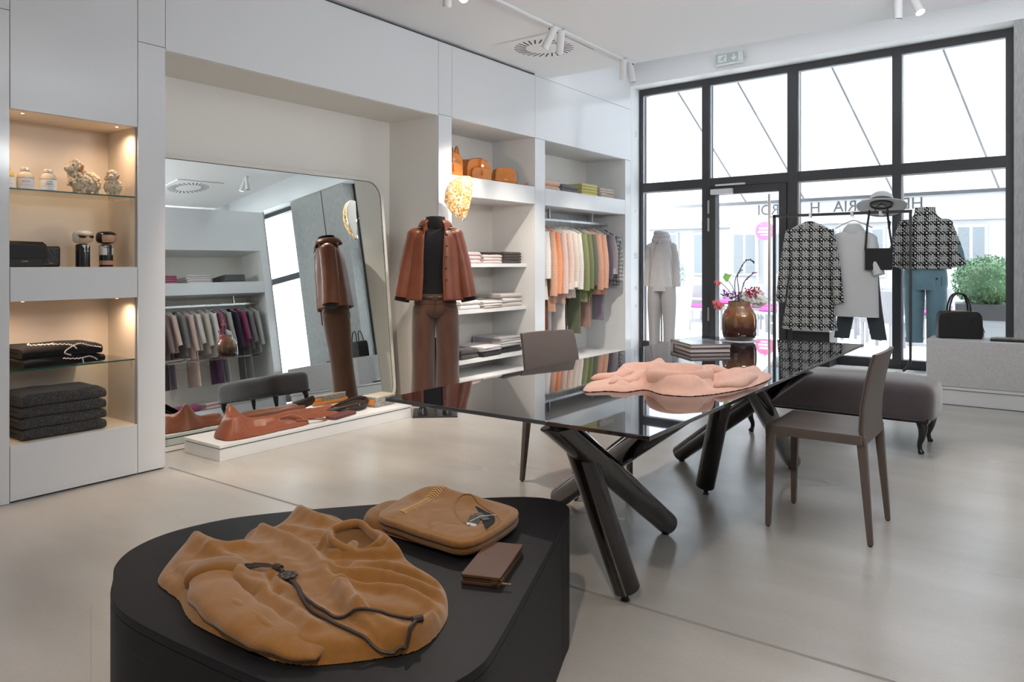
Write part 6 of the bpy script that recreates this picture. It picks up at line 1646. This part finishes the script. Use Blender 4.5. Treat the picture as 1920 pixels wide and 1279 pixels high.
ct_ = hung_top('check_coat', 'knee-length black and white check coat hanging on the black rack', M_hound, W=.190, hem=.248, L=1.08, sl=.80, T=.055, seed=1.2, cat='coat', so=.088)
hang(ct_, -2.06, YR - .045, ZTp - .0, R(8))
sw_ = thing('cape_sweater', 'white oversized high-neck sweater hanging beside the check coat on the rack', 'sweater', (0, 0, 0))
M_wsw = mat('white_knit', (.60, .60, .605), rough=.9, sheen=.2, bump=(300, .3, .002))
G().rings(loft([(-.175, .07, .04, 0), (-.19, .10, .045, 0), (-.215, .175, .05, .01), (-.27, .215, .055, .02), (-.5, .225, .06, .03), (-.8, .232, .06, .04), (-1.04, .24, .055, .03)], 36, 3, .5)).build('body', M_wsw, sw_, ang=80)
G().rings(loft([(-.12, .055, .035, .08), (-.15, .085, .05, .08), (-.19, .105, .055, .06), (-.215, .10, .05, .04)], 30, 3)).build('rolled_neck', M_wsw, sw_, ang=80)
for s in (-1, 1): mannequin_sleeve(sw_, s, (s * .165, -.01 * s, -.26), (s * .21, -.035 * s, -.46), (s * (.25 if s > 0 else .19), -.05 * s, -.62), (.05, .055), (.08 if s > 0 else .05, .05), M_wsw, seed=s)
hang(sw_, -1.665, YR + .055, ZTp, R(-4))
tr_ = thing('hanging_trousers', 'dark grey trousers hanging behind the white sweater, legs spread below it', 'trousers', (0, 0, 0))
M_dt = mat('dark_slate_cloth', (.045, .052, .058), rough=.85)
for s in (-1, 1): G().rings(loft([(-.45, .085, .035, .0, s * .075, 0), (-.9, .082, .034, .02, s * .115, 0), (-1.27, .075, .034, .03, s * .175, 0)], 22, 2)).build('trouser_leg', M_dt, tr_, ang=80)
G().rings(loft([(-.30, .15, .03, 0), (-.48, .16, .036, 0)], 28)).build('waist', M_dt, tr_, ang=80)
hang(tr_, -1.63, YR + .19, ZTp, R(0), False)
for x in (-2.06, -1.665):
    o = G().box(x - .014, YR - .017, ZTp - .045, x + .014, YR + .017, ZTp + .006).build('hook_cover', M_edge, rk, smooth=False)

hb = thing('crossbody_bag', 'small black box crossbody bag hanging by its strap from the rack', 'bag', (-1.42, YR - .03, 1.17), R(3))
G().box(-.118, -.035, 0, .118, .035, .21).build('body', M_blackleather, hb, smooth=False, bevel=.008)
G().box(-.119, -.037, .185, .119, .037, .212).build('top_flap', M_blackleather, hb, smooth=False, bevel=.008)
for s, xt in ((-1, -.085), (1, .075)):
    G().tube([(s * .118, 0, .19), (s * .112, 0, .26), (xt * 1.2, 0, .42), (xt, .01, .555), (xt, .028, .583), (xt, .05, .56)], [(.010, .003)] * 6, 8).build('strap', M_blackleather, hb)
G().tube([(.128, -.01, .15), (.130, -.012, .06)], .003, 6).build('zip_pull', M_blackleather, hb)
G().tube([(.075, -.01, .50), (.10, -.012, .46), (.095, -.012, .42), (.085, -.01, .40)], [(.008, .003)] * 4, 8).build('strap_end', M_blackleather, hb)

ht = thing('sun_hat', 'wide-brimmed pale grey hat with dark band perched on top of the rack', 'hat', (-1.405, YR + .02, 1.80), R(8))
M_felt = mat('pale_felt', (.50, .50, .49), rough=.9, sheen=.3)
hp_ = [(.222, -.018), (.218, -.010), (.16, .002), (.112, .010), (.104, .022), (.102, .07), (.094, .10), (.07, .122), (.03, .130), (.002, .131)]
hg_ = G(); rs = [[(r_ * 1.0 * math.cos(a), r_ * .98 * math.sin(a), z_ + (.012 * math.cos(2 * a) if r_ > .15 else 0)) for a in [2 * PI * k / 48 for k in range(48)]] for r_, z_ in hp_]
ho = hg_.rings(rs, cap0=False).build('felt_body', M_felt, ht, solid=.004, ang=60)
hbnd = G().lathe([(.107, .018), (.106, .052)], 48, cap=False).build('hat_band', mat('dark_band', (.06, .06, .065), rough=.6), ht, solid=.002)
sb = G().lathe([(.098, -.004), (.097, .02)], 40, cap=False).build('sweatband', mat('dark_band', (.06, .06, .065)), ht, solid=.002)
for o in (ho, hbnd, sb): o.rotation_euler = (R(-20), 0, 0)
G().tube([(-.055, -.02, -.058), (-.05, -.02, -.02), (0, -.01, .012), (.05, -.02, -.02), (.055, -.02, -.058)], .005, 8).build('hat_stand', M_black, ht)
G().box(-.022, -.035, -.10, .022, -.03, -.058).build('price_card', M_paper, ht, smooth=False)

# dark display cube with a white top by the window
dc = thing('display_cube', 'black display cube with a white top plate behind the check coat', 'display cube', (-2.11, 8.36, .161), R(-2))
G().box(-.19, -.15, 0, .19, .15, .36).build('body', mat('black_cube', (.03, .031, .034), rough=.4, var=(60, (.022, .022, .024), .4)), dc, smooth=False, bevel=.003)
G().box(-.19, -.15, .361, .19, .15, .405).build('top_plate', M_plat, dc, smooth=False, bevel=.003)
# things on the platform
for i in range(2):
    o = folded_mesh(.26, .24, .035, 70 + i).build('folded_shirt', cm('white'), None, ang=60); o.location = (-1.60 + .0 * i, 7.80, .1615 + i * .036); o.rotation_euler = (0, 0, R(-85 + 10 * i))
    tag(o, ['lower folded white shirt on the platform behind the bench', 'upper folded white shirt on the platform behind the bench'][i], 'shirt', 'folded white shirts on the platform')
sh = thing('pair_of_shoes_tray', 'flat dark tray lying on the white platform beside the terrazzo block', 'tray', (-1.12, 7.85, .161), 0)
G().box(-.12, -.10, 0, .12, .10, .018).build('board', M_black, sh, smooth=False, bevel=.003)
for k, x in enumerate((-.05, .04)):
    s = thing('white_shoe', ['left white shoe on the dark tray by the rack foot', 'right white shoe on the dark tray by the rack foot'][k], 'shoe', (-1.12 + x - .04, 7.84, .1795), R(12))
    g = G(); g.rings([[(.034 * math.cos(a) * sc_ , .09 * math.sin(a) * sc_ + off, z) for a in [2 * PI * q / 18 for q in range(18)]] for z, sc_, off in ((0, 1, 0), (.016, 1.02, 0), (.03, .9, .01), (.045, .62, .03), (.05, .5, .035))]); g.build('upper', cm('white'), s)
# handbag on the block
hbg = thing('black_handbag', 'boxy black leather handbag with two arched handles on the speckled block', 'bag', (-.735, 7.80, .567), R(16))
P2 = [(-.172, 0.001), (.172, 0.001), (.174, .03), (.172, .15), (.166, .20), (.15, .232), (.12, .243), (-.12, .243), (-.15, .232), (-.166, .20), (-.172, .15), (-.174, .03)]
G().slab([(p[0], -.085, p[1]) for p in P2], (0, .17, 0)).build('body', M_blackleather, hbg, bevel=.014, ang=40, segs=3)
G().box(-.12, -.012, .240, .12, .012, .247).build('zip', M_gold, hbg, smooth=False)
for y in (-.06, .06):
    G().tube([tuple(p) for p in cr([(-.082, y, .20), (-.078, y * .9, .29), (-.05, y * .75, .375), (0, y * .7, .40), (.05, y * .75, .375), (.078, y * .9, .29), (.082, y, .20)], 5, False)], .008, 10).build('handle', M_blackleather, hbg)
    for s in (-1, 1): G().box(s * .082 - .014, y - .03 if y < 0 else y + .0, .12, s * .082 + .014, y if y < 0 else y + .03, .20).build('handle_tab', M_blackleather, hbg, smooth=False, bevel=.003)
for k, q in enumerate(((.19, -.02, .03), (.205, .01, .05), (.195, .0, .0))): G().tube([(.168, 0, .15), (.185, -.01, .10), q], .003, 6).build('fringe', M_blackleather, hbg)
mg = thing('magazine_tray', 'dark flat tray with folded magazines at the right edge on the speckled block', 'tray', (-.33, 7.74, .567), R(2))
G().box(-.16, -.10, 0, .2, .10, .018).build('tray', M_black, mg, smooth=False, bevel=.003)
G().box(-.13, -.08, .019, .17, .08, .026).build('magazine', mat('magazine_cover', (.45, .38, .28), rough=.3, var=(30, (.10, .10, .10), .4)), mg, smooth=False)
# fire-call point on the papered pier (seen in the mirror)
fc = thing('fire_call_point', 'small red fire alarm call point on the grey pier, seen only in the mirror', 'alarm', (.03, 8.233, 1.22), 0)
G().box(-.045, -.03, -.045, .045, 0, .045).build('housing', mat('alarm_red', (.62, .03, .04), rough=.4), fc, smooth=False, bevel=.004)
G().box(-.022, -.033, -.022, .022, -.03, .022).build('press_pane', M_paper, fc, smooth=False)
